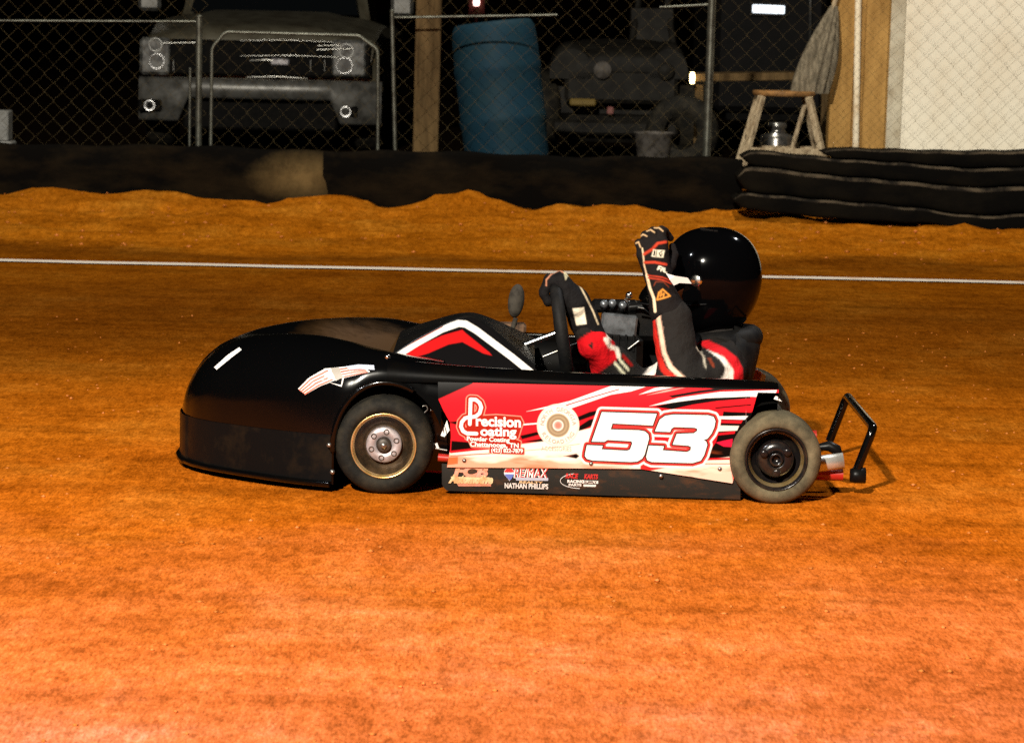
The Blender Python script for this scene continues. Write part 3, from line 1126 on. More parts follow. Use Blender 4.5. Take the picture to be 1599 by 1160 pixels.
lt = MB()
letters(lt, [T('recision', (743, 650.5, 813.5, 666.5), bold=0.035, slope=0.035), T('oating', (750, 667, 806.5, 685.5), bold=0.035, slope=0.02),
             T('Powder Coating', (729, 682, 796, 691.5), bold=0.03, slope=0.035), T('Chattanooga, TN', (734, 690.5, 810, 700.5), bold=0.03, slope=0.035),
             T('(423) 822-7879', (767, 700, 816.5, 708.5), bold=0.03, slope=0.03)], panel_y, 0.0012, 0)
lt.build('lettering', M['white_vinyl'], panel)
lt = MB()
letters(lt, [T('ACCESSORIES', (845, 697, 892, 703.5), slope=0.02), arc_text('NORTH GEORGIA', SX, SY, 25.5, -82, 82, 6.5), arc_text('RELOADING', SX, SY, 25.5, 238, 122, 6.5, True)], panel_y, 0.0012, 0)
lt.build('lettering', M['pale_pink'], panel)
for px, py in ((725, 719), (923, 724), (1124, 732), (1032, 743)):
    rv = MB()
    p = P(px, py, float(panel_y(px, py)) - 0.001)
    rv.lathe([(0.0005, -0.004), (0.004, -0.0035), (0.006, 0.0), (0.006, 0.003)], p, (0, 1, 0), 14)
    rv.build('rivet', M['steel'], panel)
# far side panel, plain, mirrored in depth
Nf = 40
pu2 = np.linspace(684, 1216, Nf)
fx = np.interp(pu2, pu, topy), np.interp(pu2, pu, boty)
g = []
for i in range(Nf):
    a, b = P(pu2[i], fx[0][i], Y0), P(pu2[i], fx[1][i], Y0)
    g.append([(a.x, YF, a.z + (b.z - a.z) * k / 3) for k in range(4)])
MB().grid(g, 0, True).build('side_panel', M['gloss_black'], kart)
# little white flange at the tail of the panel
tf = MB()
tf.prism([P(1212, 617, Y0 + 0.03), P(1221, 627, Y0 + 0.03), P(1208, 623, Y0 + 0.03)], (0, 0, 0), (0, 0.004, 0))
tf.build('tail_flange', M['white_vinyl'], kart)

tp2 = MB()
tp2.prism([P(1166, 592, 9.9), P(1176, 572, 9.9), P(1196, 586, 9.9), P(1194, 596, 9.9)], (0, 0, 0), (0, 0.004, 0), 0)
tp2.prism([P(1174, 592, 9.897), P(1179, 576, 9.897), P(1190, 583, 9.897), P(1187, 594, 9.897)], (0, 0, 0), (0, 0.002, 0), 1)
tp2.build('tail_plate', [M['white_vinyl'], M['rust_vinyl']], kart)

# --- lower skirt with sponsor stickers
SKY = Y0 + 0.012
skx = np.concatenate([np.linspace(690, 700, 6), np.linspace(706, 1130, 40), np.linspace(1136, 1156, 5)])
g = []
for x in skx:
    t0 = 724 + 0.0227 * (x - 700)
    t1 = 766 + 0.030 * (x - 700)
    if x < 700:
        t1 -= (700 - x) ** 2 * 0.10
    row = []
    for j in range(7):
        q = j / 6
        p = P(x, t0 + (t1 - t0) * q, SKY + 0.02 * q * q)
        row.append(tuple(p))
    g.append(row)
skirt = MB().grid(g, 0, True).build('skirt_panel', worn('dusty black skirt plastic', (0.024, 0.023, 0.020), (0.12, 0.05, 0.02), 0.5, scale=9, lo=0.52, hi=0.80, stretch=(1, 1, 2)), kart)
g2 = [[(p[0], 2 * YC - p[1], p[2]) for p in r] for r in g]
MB().grid(g2, 0, True).build('skirt_panel', M['satin_black'], kart)


def sk_y(px, py):
    q = np.clip((py - 729 - 0.0227 * (px - 700)) / 38.0, 0, 1.1)
    return SKY + 0.02 * q * q


st = MB()
# leftmost sticker: pink capitals over a cream script line and a pink bar
letters(st, [T('FCB', (708, 727, 762, 745), shear=0.2, bold=0.06)], sk_y, 0.0016, 1)
letters(st, [T('Automotive', (700, 741, 770, 756), shear=0.3, bold=0.075)], sk_y, 0.0026, 2)


def quad(mb, pts, mi, off):
    a = np.array(pts, float)
    mb.add(PN(a[:, 0], a[:, 1], sk_y(a[:, 0], a[:, 1]) - off), [tuple(range(len(a)))], mi, False)


quad(st, [(704, 744), (764, 745), (765, 752), (706, 751)], 2, 0.0012)
quad(st, [(712, 753), (766, 754), (767, 759), (716, 759)], 1, 0.0010)
# balloon and estate agent's mark
ba = [(795 + 8 * math.sin(R(a)), 738 - 8 * math.cos(R(a))) for a in range(-110, 111, 10)]
quad(st, ba + [(796, 751)], 0, 0.0014)
quad(st, [(787.5, 740), (802.5, 740), (799, 747), (796, 750), (792, 746)], 4, 0.0022)
quad(st, [(788, 735), (791, 731.5), (799, 731.5), (802, 735), (802.5, 737), (787.5, 737)], 3, 0.0022)
letters(st, [T('RE/MAX', (802, 730, 857, 747), shear=0.15, bold=0.055)], sk_y, 0.0016, 0)
letters(st, [T('RE/MAX', (803.5, 731, 856, 746), shear=0.15, bold=0.0)], sk_y, 0.0026, 3)
quad(st, [(805, 745), (856, 746), (856, 750.5), (806, 750)], 5, 0.0030)
letters(st, [T('REALTY', (811, 751, 848, 755), bold=0.03)], sk_y, 0.0026, 2)
letters(st, [T('NATHAN PHILLIPS', (788, 754.5, 856, 763), bold=0.035)], sk_y, 0.0026, 0)
# oval red and white dealer mark
ov = [(908 + 33 * math.cos(t), 750 + 12 * math.sin(t) + 0.6) for t in np.linspace(R(95), R(250), 24)]
for (a, b) in zip(ov[:-1], ov[1:]):
    st.tube([PN(*a, sk_y(*a) - 0.001), PN(*b, sk_y(*b) - 0.001)], 0.0008, 5, 0)
letters(st, [T('RACE', (883, 739, 903, 747), shear=0.2, bold=0.05), T('KARTS', (912, 740, 934, 748), shear=0.2, bold=0.05)], sk_y, 0.0018, 3)
letters(st, [T('RACING', (886, 749, 912, 754), bold=0.05), T('PARTS', (888, 755, 908, 759), bold=0.05)], sk_y, 0.0018, 0)
quad(st, [(910, 750), (934, 750.5), (934, 755), (910, 754.5)], 0, 0.0014)
quad(st, [(911, 756), (931, 756.5), (930, 760), (911, 759.5)], 0, 0.0014)
letters(st, [T('SUPPLY', (912, 750.8, 932, 754.5), bold=0.03)], sk_y, 0.0024, 6)
st.build('sponsor_stickers', [M['white_vinyl'], M['pink_vinyl'], M['cream_vinyl'], M['red_vinyl'], M['blue_vinyl'], M['pale_blue_vinyl'], M['dark_brown_vinyl']], skirt)

# --- rails along the cockpit
rx = [600, 620, 700, 770, 835, 920, 1000, 1100, 1180, 1214]
ry = [556, 560, 569, 574, 578, 582, 585, 590, 594, 597]
px_ = np.linspace(606, 1214, 46)
for far in (False, True):
    g = []
    for x in px_:
        zt_ = P(x, catmull(rx, ry, np.array([x]))[0], Y0 + 0.06)
        zl = P(x, 599 + 0.0227 * (x - 735), Y0 + 0.012)
        k = min(1, (x - 600) / 40)
        sec = [(0.013, zl.z), (0.014, zl.z + 0.010), (0.022, zt_.z - 0.010), (0.036, zt_.z - 0.002), (0.06, zt_.z), (0.10, zt_.z - 0.006), (0.118, zt_.z - 0.02), (0.122, 0.2), (0.122, 0.05)]
        g.append([(zt_.x, (YF - a) if far else (Y0 + a), z) for a, z in sec])
    rl = MB().grid(g, 0, True)
    for e_ in (g[0], g[-1]):
        rl.add(e_, [tuple(range(len(e_)))], 0, False)
    rl.build('side_rail', M['gloss_black'], kart, fix=True)

# --- cowl in front of the driver, printed sides
CT = [(612, 556), (640, 537), (680, 515), (705, 502.5), (722, 497), (736, 496), (748, 501), (766, 514), (800, 544), (838, 577)]
cxk = [c[0] for c in CT]
cyk = [c[1] for c in CT]
NCU, NCV = 260, 70
cu_ = np.linspace(613, 838, NCU)
ct = catmull(cxk, cyk, cu_)
cb = 562 + 0.090 * (cu_ - 612)
cb = np.maximum(cb, ct + 0.6)
CX = np.repeat(cu_[:, None], NCV, 1)
CY = ct[:, None] + (cb - ct)[:, None] * np.linspace(0, 1, NCV)[None, :]
cowl_y = lambda px, py: Y0 + 0.16 + 0.36 * np.clip((580 - py) / 84.0, 0, 1.2) ** 1.1
cp = Paint(CX.ravel(), CY.ravel(), (16, 14, 14))
cp.poly([(622, 562), (650, 542), (690, 524), (722, 515), (727, 520), (764, 550), (768, 555), (755, 552), (722, 534), (700, 538), (668, 552), (640, 560)], (205, 26, 26), 0.8)
cp.line([(612, 560), (650, 536), (690, 514), (716, 505), (727, 506), (744, 516), (800, 558), (832, 584)], 5.4, (238, 230, 218))
cp.line([(606, 556), (640, 536), (690, 509)], 1.8, (170, 60, 40))
cowl = dense('cowl', PN(CX, CY, cowl_y(CX, CY)).reshape(-1, 3), gridfaces(NCU, NCV), M['cowl_print'], kart, cp.c)
top = MB()
g = []
for i in range(0, NCU, 4):
    x, y = cu_[i], ct[i]
    p = PN(x, y, cowl_y(x, y))
    q = p.copy()
    q[1] = 2 * YC - p[1]
    row = [tuple(p - np.array([0, 0.002, 0])), tuple(p + np.array([0, 0.004, 0.005]))]
    for k in range(1, 12):
        t = k / 12
        row.append(tuple(p + (q - p) * t + np.array([0, 0, 0.004 + 0.004 * math.sin(math.pi * t)])))
    row += [tuple(q + np.array([0, -0.004, 0.005])), tuple(q + np.array([0, 0.002, 0]))]
    g.append(row)
top.grid(g, 0, True)
g = []
for i in range(0, NCU, 6):
    a = PN(cu_[i], ct[i], cowl_y(cu_[i], ct[i]))
    b = PN(cu_[i], cb[i], cowl_y(cu_[i], cb[i]))
    a[1], b[1] = 2 * YC - a[1], 2 * YC - b[1]
    g.append([tuple(a + (b - a) * k / 3) for k in range(4)])
top.grid(g, 0, True)
top.build('cowl_hood', M['satin_black'], kart)

# --- chassis, floor, seat
ch = MB()
for far in (False, True):
    y = (YF - 0.16) if far else (Y0 + 0.16)
    a, b = P(640, 735, Y0 + 0.16), P(1316, 741, Y0 + 0.16)
    ch.tube([(a.x, y, 0.055), (b.x, y, b.z)], 0.0165, 12)
for x in (-0.55, -0.2, 0.2, 0.55):
    ch.tube([(x, Y0 + 0.16, 0.055), (x, YF - 0.16, 0.055)], 0.013, 10)
ch.build('chassis', M['red_paint'], kart)
fl = MB().box((0.1, YC, 0.038), (1.35, 0.80, 0.008), bev=0.002)
fl.build('floor_pan', M['matte_black'], kart)
sd = MB()
# red and steel bits seen in the gap behind the front wheel
a = P(684, 714, Y0 + 0.03); b = P(706, 716, Y0 + 0.03)
sd.tube([a, b], 0.011, 10, 0)
sd.build('steering_linkage', [M['red_paint'], M['steel'], M['white_vinyl']], kart)
sd = MB()
sd.tube([P(672, 641, Y0 + 0.06), P(700, 641, Y0 + 0.06)], 0.0018, 6, 1)
sd.build('tie_rod', [M['red_paint'], M['steel'], M['white_vinyl']], kart)
sd = MB()
sd.tube([P(660, 634, Y0 + 0.05), P(666, 633, Y0 + 0.05), P(668, 639, Y0 + 0.05), P(663, 644, Y0 + 0.05)], 0.0018, 6, 1)
sd.build('cable_hook', [M['red_paint'], M['steel'], M['white_vinyl']], kart)
sd = MB()
sd.prism([P(688, 680, Y0 + 0.04), P(698, 656, Y0 + 0.04), P(702, 672, Y0 + 0.04), P(694, 682, Y0 + 0.04)], (0, 0, 0), (0, 0.004, 0), 2)
sd.build('number_tab', [M['red_paint'], M['steel'], M['white_vinyl']], kart)
sd = MB()
sd.tube([P(680, 700, Y0 + 0.04), P(698, 703, Y0 + 0.04)], 0.003, 8, 1)
sd.tube([P(681, 692, Y0 + 0.04), P(684, 700, Y0 + 0.04)], 0.004, 8, 2)
sd.build('spindle', [M['red_paint'], M['steel'], M['white_vinyl']], kart)

seat = MB()
g = []
for i, (px, py, hw) in enumerate(((935, 700, 0.17), (975, 712, 0.185), (1050, 705, 0.19), (1110, 680, 0.19), (1150, 640, 0.185), (1168, 590, 0.175), (1178, 550, 0.155), (1181, 532, 0.12), (1180, 522, 0.07))):
    c = P(px, py, YC)
    row = []
    for j in range(13):
        t = j / 12 * 2 - 1
        lift = abs(t) ** 3
        row.append((c.x - 0.07 * lift * (1 if i > 3 else 0.2), YC + hw * t, c.z + (0.09 * lift if i < 4 else 0.02 * lift)))
    g.append(row)
seat.grid(g, 0, True)
seat_o = seat.build('seat', M['leather'], kart)
md = seat_o.modifiers.new('shell', 'SOLIDIFY')
md.thickness = 0.012

# --- steering wheel and column
WC = P(877, 518, YC)
wn = Vector((math.cos(R(9)), 0, math.sin(R(9))))
wu = Vector((-math.sin(R(9)), 0, math.cos(R(9))))
wv = Vector((0, 1, 0))
sw = MB()
sw.tube([WC + (wu * math.cos(a) + wv * math.sin(a)) * 0.128 for a in np.linspace(0, 2 * math.pi, 48, endpoint=False)], 0.0185, 12, closed=True)
whl = sw.build('steering_wheel', M['leather'], kart)
sp = MB()
for a in (90, 210, 330):
    d_ = wu * math.cos(R(a)) + wv * math.sin(R(a))
    sp.tube([WC - wn * 0.012, WC - wn * 0.006 + d_ * 0.13], 0.006, 8)
sp.lathe([(0.001, -0.02), (0.035, -0.02), (0.037, -0.005), (0.03, 0.004), (0.001, 0.006)], WC, wn, 20)
sp.build('spokes', M['satin_black'], whl)
sc_ = MB()
sc_.tube([WC - wn * 0.01, P(800, 546, YC), P(740, 600, YC)], 0.009, 10)
sc_.build('steering_column', M['chrome'], kart)
mi_ = MB()
c = P(806, 470, 9.98)
for s_ in (0,):
    mi_.lathe([(0.001, -0.02), (0.6, -0.018), (0.92, -0.008), (1.0, 0.0), (0.95, 0.008), (0.001, 0.012)], (0, 0, 0), (1, 0, 0), 28)
mi_.v = [(c.x + v[1] * 0.024 + v[2] * 0.004, c.y + v[0] * 1.0, c.z + v[2] * 0.050) for v in mi_.v]
mi_.tube([(c.x, c.y, c.z - 0.05), P(800, 515, 9.98), P(797, 545, 9.98)], 0.007, 8)
mi_.build('mirror', worn('dusty grey plastic', (0.05, 0.042, 0.032), (0.022, 0.018, 0.014), 0.85, scale=40, spec=0.2), kart)
ra = MB()
p = P(790, 512, 10.02)
ra.box(p, (0.12, 0.08, 0.03), bev=0.008)
ra.build('fuel_tank', worn('clay dusted tank', (0.16, 0.09, 0.05), (0.03, 0.02, 0.015), 0.6, scale=22), kart)

# --- engine on the far side
en = MB()
ec = P(966, 506, 9.93)
en.box(ec, (0.105, 0.10, 0.065), Matrix.Rotation(R(5), 3, 'Y'), 0.006, 0)
for k in range(5):
    en.box(ec + Vector((-0.045 + k * 0.022, 0, -0.05)), (0.006, 0.13, 0.05), None, 0.001, 1)
en.box(P(960, 478, 9.95), (0.14, 0.09, 0.035), None, 0.01, 1)
for px, py in ((943, 477), (956, 476), (972, 479)):
    en.lathe([(0.001, -0.028), (0.010, -0.028), (0.012, -0.02), (0.012, 0.02), (0.001, 0.02)], P(px, py, 9.9), (0, 0.9, -0.3), 14, 0)
en.box(P(1000, 500, 9.98), (0.11, 0.12, 0.11), None, 0.015, 1)
en.tube([P(982, 480, 9.9), P(1000, 478, 9.9), P(1016, 484, 9.9), P(1030, 500, 9.9)], 0.010, 10, 1)
en.lathe([(0.001, -0.012), (0.009, -0.01), (0.011, 0), (0.001, 0.01)], P(982, 462, 9.92), (0, 0.8, -0.5), 12, 3)
en.tube([P(975, 468, 9.92), P(984, 474, 9.92)], 0.006, 8, 3)
en.tube([P(996, 480, 9.86), P(1020, 484, 9.86)], 0.0035, 8, 3)
en.box(P(960, 560, 9.95), (0.16, 0.16, 0.16), None, 0.02, 1)
en.build('engine', [M['engine_grey'], M['satin_black'], M['steel'], M['chrome']], kart)
for a, b in (((848, 557), (873, 547)), ((890, 540), (901, 536)), ((981, 545), (998, 532))):
    MB().tube([P(*a, 9.86), P(*b, 9.86)], 0.0035, 8).build('control_rod', M['steel'], kart)


# --- wheels
def wheel(c, r, w, rim, tyre_m, front, far=False):
    s = -1.0 if far else 1.0
    ax = Vector((0, s, 0))       # along axis, positive = inboard
    t = MB()
    rr_ = (0.64 if front else 0.66) * r
    prof = [(rr_, 0.012), (rr_ + 0.004, 0.004), (0.74 * r, -0.003), (0.86 * r, 0.001), (0.945 * r, 0.012), (0.985 * r, 0.026), (r, 0.042), (r, w - 0.042), (0.985 * r, w - 0.026), (0.945 * r, w - 0.012), (0.8 * r, w - 0.002), (rr_, w - 0.012)]
    t.lathe(prof, c, ax, 64)
    tyre = t.build('tyre', tyre_m, None)
    m = MB()
    rp = [(rr_ + 0.002, 0.012), (rr_ + 0.003, 0.004), (rr_ + 0.001, 0.001), (rr_ - 0.002, 0.003), (rr_ - 0.007, 0.012)]
    m.lathe(rp, c, ax, 56, 1)
    dp = 0.045 if front else 0.06
    dish = [(rr_ - 0.007, 0.012), (rr_ - 0.010, 0.020), (rr_ - 0.014, dp * 0.55), (rr_ * 0.80, dp * 0.75), (rr_ * 0.70, dp * 0.85), (rr_ * 0.62, dp)]
    m.lathe(dish[:3] if not front else dish, c, ax, 56, 2 if not front else 0)
    if not front:
        m.lathe(dish[2:], c, ax, 56, 0)
    m.lathe([(rr_ * 0.62, dp), (rr_ * 0.3, dp + 0.004), (0.001, dp + 0.004)], c, ax, 48, 0)
    m.lathe([(rr_ - 0.004, w - 0.012), (rr_ - 0.014, w * 0.6), (rr_ * 0.5, w * 0.55), (0.001, w * 0.55)], c, ax, 40, 0)
    ro = m.build('rim', rim, None)
    h = MB()
    if front:
        hr = 0.36 * r
        h.lathe([(hr, dp), (hr, dp - 0.014), (hr - 0.003, dp - 0.018), (0.16 * r, dp - 0.019), (0.15 * r, dp - 0.012)], c, ax, 40, 0)
        h.lathe([(0.15 * r, dp - 0.010), (0.15 * r, dp - 0.026), (0.10 * r, dp - 0.030), (0.001, dp - 0.030)], c, ax, 24, 1)
        h.lathe([(0.07 * r, dp - 0.030), (0.07 * r, dp - 0.036), (0.001, dp - 0.037)], c, ax, 6, 2)
        for k in range(6):
            a = R(60 * k + 20)
            q = Vector(c) + Vector((math.cos(a), 0, math.sin(a))) * 0.265 * r
            h.lathe([(0.0078, dp - 0.0170), (0.0078, dp - 0.0205), (0.0055, dp - 0.0215), (0.0052, dp - 0.018), (0.001, dp - 0.018)], q, ax, 12, 1)
        mats = [M['hub_grey'], worn('dark hub', (0.07, 0.055, 0.045), (0.03, 0.022, 0.016), 0.5, 0.4, scale=40), M['steel']]
    else:
        hr = 0.40 * r
        h.lathe([(hr, dp), (hr, dp - 0.035), (hr - 0.004, dp - 0.042), (0.22 * r, dp - 0.046), (0.16 * r, dp - 0.044), (0.15 * r, dp - 0.03), (0.001, dp - 0.03)], c, ax, 40, 0)
        h.lathe([(0.15 * r, dp - 0.046), (0.15 * r, dp - 0.054), (0.10 * r, dp - 0.056), (0.09 * r, dp - 0.040), (0.001, dp - 0.040)], c, ax, 24, 1)
        for k in range(3):
            a = R(120 * k + 35)
            q = Vector(c) + Vector((math.cos(a), 0, math.sin(a))) * 0.29 * r
            h.lathe([(0.011, dp - 0.043), (0.011, dp - 0.052), (0.006, dp - 0.054), (0.001, dp - 0.054)], q, ax, 12, 1)
        mats = [M['rim_black'], M['rim_black']]
    ho = h.build('hub', mats, None)
    return tyre, ro, ho


RF, RR = 0.1335, 0.1230


def put_wheel(c, r, w, rim, tm, front, far=False):
    root = bpy.data.objects.new('wheel', None)
    COL.objects.link(root)
    root.parent = kart
    root.location = Vector(c) - kart.location
    for o in wheel((0, 0, 0), r, w, rim, tm, front, far):
        o.parent = root


FZ, RZ = RF - 0.002, RR - 0.002
put_wheel((FW.x, Y0 - 0.012, FZ), RF, 0.125, [M['rim_brown'], M['rim_gold']], M['tyre'], True)
put_wheel((FW.x, YF + 0.012, FZ), RF, 0.125, [M['rim_brown'], M['rim_gold']], M['tyre'], True, True)
put_wheel((RW.x, Y0 - 0.035, RZ), RR, 0.165, [M['rim_black'], M['rim_black'], M['rim_gold']], M['tyre_dusty'], False)
put_wheel((RW.x, YF + 0.035, RZ), RR, 0.165, [M['rim_black'], M['rim_black'], M['rim_gold']], M['tyre_dusty'], False, True)
ax_ = MB()
ax_.tube([(RW.x, Y0 + 0.07, RZ), (RW.x, YF - 0.07, RZ)], 0.016, 14)
ax_.build('rear_axle', M['steel'], kart)
ax_ = MB()
ax_.tube([(FW.x, Y0 + 0.06, FZ), (FW.x, YF - 0.06, FZ)], 0.012, 12)
ax_.build('front_axle', M['steel'], kart)
ax_ = MB()
ax_.lathe([(0.02, -0.004), (0.085, -0.004), (0.085, 0.004), (0.02, 0.004)], (RW.x, YC + 0.2, RZ), (0, 1, 0), 30)
ax_.build('brake_disc', M['steel'], kart)
# dark liner between the panel's tail and the rear tyre
lr = MB()
g = []
for a in np.linspace(R(88), R(172), 20):
    x, z = RW.x + (RR + 0.022) * math.cos(a), RZ + (RR + 0.022) * math.sin(a)
    g.append([(x, Y0 + 0.02, z), (x, Y0 + 0.12, z)])
lr.grid(g, 0, True)
lr.build('rear_arch_liner', M['matte_black'], kart)

# --- rear bumper, exhaust
YB1 = Y0 + 0.18
bu = MB()


def tubepath(pts, r=0.0105, round_=0.25):
    """polyline with rounded corners"""
    v = [Vector(p) for p in pts]
    out = [v[0]]
    for i in range(1, len(v) - 1):
        a, b, c = v[i - 1], v[i], v[i + 1]
        k = min(0.028, (a - b).length * 0.4, (c - b).length * 0.4)
        s_, e_ = b + (a - b).normalized() * k, b + (c - b).normalized() * k
        for t in (0, 0.25, 0.5, 0.75, 1):
            out.append(s_ * (1 - t) ** 2 + b * 2 * t * (1 - t) + e_ * t * t)
    out.append(v[-1])
    return out


lowf = P(1284, 700, YB1)
top1, top2 = P(1321, 633, YB1), P(1364, 668, YB1)
foot = P(1334, 744, YB1)
far = lambda p, y: Vector((p.x, y, p.z))
YB2 = 9.93
bu.tube(tubepath([foot, top2, far(top2, YB2), far(foot, YB2)]), 0.0125, 12)
bu.build('rear_bumper', M['gloss_black'], kart)
ft = MB()
ft.lathe([(0.001, -0.022), (0.018, -0.022), (0.022, -0.01), (0.022, 0.02), (0.001, 0.022)], P(1340, 742, YB1), (1, 0, 0), 16)
ft.build('bumper_bush', M['satin_black'], kart)
ex = MB()
e0, e1 = P(1262, 726, Y0 + 0.13), P(1317, 719, Y0 + 0.13)
dv = (e1 - e0).normalized()
ex.lathe([(0.022, 0), (0.022, (e1 - e0).length), (0.018, (e1 - e0).length), (0.018, 0.02), (0.001, 0.02)], e0, dv, 24)
ex.build('exhaust_pipe', worn('brushed exhaust', (0.80, 0.78, 0.72), (0.5, 0.46, 0.38), 0.42, metal=0.75, scale=20), kart)
cb2 = MB()
cb2.tube([P(1276, 698, YB1 + 0.1), P(1294, 696, YB1 + 0.1), P(1306, 702, YB1 + 0.1), P(1312, 714, YB1 + 0.1)], [0.008, 0.015, 0.016, 0.01], 10)
cb2.build('chain_guard', M['satin_black'], kart)

# ================================================================== THE DRIVER
drv = thing('person', 'kart driver in black and red racing suit raising a gloved hand to the helmet', 'driver', tuple(P(990, 700, YC)))


def A(px, py, Y):
    return tuple(P(px, py, Y))


sL, eL, wL = A(1122, 582, 9.37), A(1064, 602, 9.27), A(1049, 496, 9.31)
sR, eR, wR = A(1118, 560, 9.79), A(1004, 612, 9.74), A(926, 537, 9.56)
prims = [
    (A(1000, 665, YC), A(1090, 612, YC), 0.115, 0.13), (A(1000, 665, 9.5), A(1000, 665, 9.65), 0.105, 0.105),
    (A(1090, 612, YC), A(1125, 560, YC), 0.13, 0.10), (A(1120, 572, 9.46), A(1120, 560, 9.69), 0.085, 0.085),
    (A(1128, 552, YC), A(1122, 490, YC), 0.06, 0.06), (A(1118, 470, YC), A(1112, 425, YC), 0.085, 0.095),
    (sL, eL, 0.074, 0.062), (eL, wL, 0.061, 0.054), (wL, A(1040, 474, 9.315), 0.050, 0.03, 0.01),
    (sR, eR, 0.068, 0.054), (eR, A(956, 572, 9.62), 0.053, 0.051), (A(956, 572, 9.62), wR, 0.052, 0.044), (wR, A(915, 520, 9.55), 0.044, 0.03, 0.01),
    (A(995, 672, 9.49), A(822, 640, 9.44), 0.082, 0.062), (A(822, 640, 9.44), A(640, 668, 9.47), 0.06, 0.043), (A(640, 668, 9.47), A(622, 618, 9.46), 0.04, 0.03),
    (A(995, 672, 9.66), A(822, 632, 9.71), 0.082, 0.062), (A(822, 632, 9.71), A(640, 655, 9.68), 0.06, 0.043), (A(640, 655, 9.68), A(622, 605, 9.69), 0.04, 0.03)]
V, Fq = nets(prims, 0.0062, 0.035, folds=0.0019)
qx, qy = Q(V)
sp_ = Paint(qx, qy, (34, 31, 29))
near = V[:, 1] < YC - 0.06
c_keep = sp_.c.copy()
sp_.poly([(1086, 534), (1105, 531), (1132, 543), (1152, 559), (1160, 575), (1161, 600), (1143, 600), (1144, 577), (1132, 559), (1108, 547)], (205, 28, 36), 1.2)
sp_.poly([(1104, 546), (1130, 557), (1145, 577), (1145, 600), (1120, 600), (1130, 586), (1133, 574), (1124, 561)], (232, 222, 210), 1.2)
sp_.line([(1088, 542), (1098, 556), (1102, 574)], 1.4, (190, 180, 160), 1)
sp_.line([(1108, 560), (1114, 572)], 2.2, (120, 50, 28), 1)
sp_.line([(1016, 484), (1022, 520), (1028, 555), (1036, 577), (1058, 596)], 4.5, (206, 40, 30), 1.2)
sp_.line([(1026, 484), (1031, 516), (1037, 551), (1047, 573), (1072, 596)], 3.4, (240, 196, 168), 1.2)
cn = sp_.c.copy()
sp_.c = c_keep.copy()
sp_.poly([(898, 534), (940, 508), (956, 520), (962, 545), (968, 557), (932, 584), (916, 586), (908, 560)], (200, 18, 26), 1.2)
sp_.line([(939, 508), (950, 514), (952, 527)], 4.0, (236, 224, 206), 1.2)
sp_.line([(946, 530), (953, 541), (963, 545), (966, 556)], 3.4, (236, 224, 206), 1.2)
sp_.line([(960, 567), (975, 584)], 2.0, (214, 210, 180), 1)
sp_.line([(968, 562), (981, 577)], 2.0, (214, 210, 180), 1)
sp_.line([(973, 556), (986, 570)], 2.6, (150, 24, 20), 1)
sp_.poly([(1000, 592), (1028, 553), (1034, 575), (1020, 594)], (232, 222, 210), 1)
sp_.poly([(1016, 594), (1030, 574), (1034, 594)], (200, 24, 28), 1)
sp_.c[near] = cn[near]
dense('racing_suit', V, Fq, M['suit'], drv, sp_.c)

# left glove, raised, back of the hand to the camera
YH = 9.305
kn = [(1003, 398), (1012, 389), (1023, 383), (1034, 380)]
f1 = [(998, 380), (1008, 368), (1020, 362), (1033, 360)]
prims = [(A(1042, 484, 9.312), A(1032, 450, 9.312), 0.051, 0.035), (A(1031, 450, 9.312), A(1027, 428, 9.312), 0.034, 0.031)]
for i, ((kx, ky), (x1, y1)) in enumerate(zip(kn, f1)):
    wx = 1018 + 6 * i
    prims.append((A(wx, 432, 9.312), A(kx, ky, YH), 0.020, 0.0165, 0.016))
    r_ = [0.0105, 0.0118, 0.0122, 0.0116][i]
    ln_ = [0.85, 1.0, 1.06, 0.98][i]
    prims.append((A(kx, ky, YH), A(x1, y1, YH + 0.010), r_ + 0.002, r_ + 0.0012, 0.006))
    prims.append((A(x1, y1, YH + 0.010), A(x1 + 5, y1 + 2, YH + 0.042 * ln_), r_ + 0.0012, r_, 0.004))
    prims.append((A(x1 + 5, y1 + 2, YH + 0.042 * ln_), A(x1 + 14, y1 + 12, YH + 0.064 * ln_), r_, r_ - 0.002, 0.004))
prims += [(A(1036, 428, 9.32), A(1047, 414, 9.345), 0.018, 0.015, 0.012), (A(1047, 414, 9.345), A(1052, 398, 9.37), 0.0145, 0.0125, 0.005), (A(1052, 398, 9.37), A(1050, 385, 9.385), 0.0125, 0.010, 0.005)]
V, Fq = nets(prims, 0.0024, 0.012, 0.008)
qx, qy = Q(V)
gp = Paint(qx, qy, (24, 20, 19))
GW, GO = (222, 206, 176), (176, 58, 36)
for a in ([(998, 371), (1004, 366), (1010, 369)], [(1010, 361), (1016, 359), (1022, 363)], [(1022, 356), (1029, 356), (1035, 361)], [(993, 380), (997, 378), (1000, 386)]):
    gp.line(a, 1.0, (190, 160, 120), 0.8)
gp.line([(1003, 388), (1004.6, 400), (1005.8, 414), (1010, 430)], 1.1, (214, 186, 150), 0.8)
gp.line([(1010, 430), (1014.7, 450), (1021, 466), (1023, 486)], 2.2, (238, 214, 176), 0.8)
gp.line([(1006, 397), (1019, 389), (1027, 380), (1040, 378)], 2.1, GO, 0.8)
gp.line([(1007, 410), (1022, 409.5), (1040, 413)], 2.0, GO, 0.8)
gp.line([(1011, 430), (1034, 433), (1050, 439)], 1.0, GO, 0.8)
gp.line([(1012, 434), (1034, 437), (1048, 443)], 1.0, GO, 0.8)
gp.poly([(1020, 389.5), (1038, 391), (1036, 402.5), (1017, 401)], (212, 208, 184), 0.6)
gp.poly([(1021.5, 391), (1024, 391.2), (1022.4, 400), (1019.5, 399.6)], (24, 20, 19), 0.5)
gp.line([(1026, 391.5), (1024.5, 400.5)], 0.7, (24, 20, 19), 0.5)
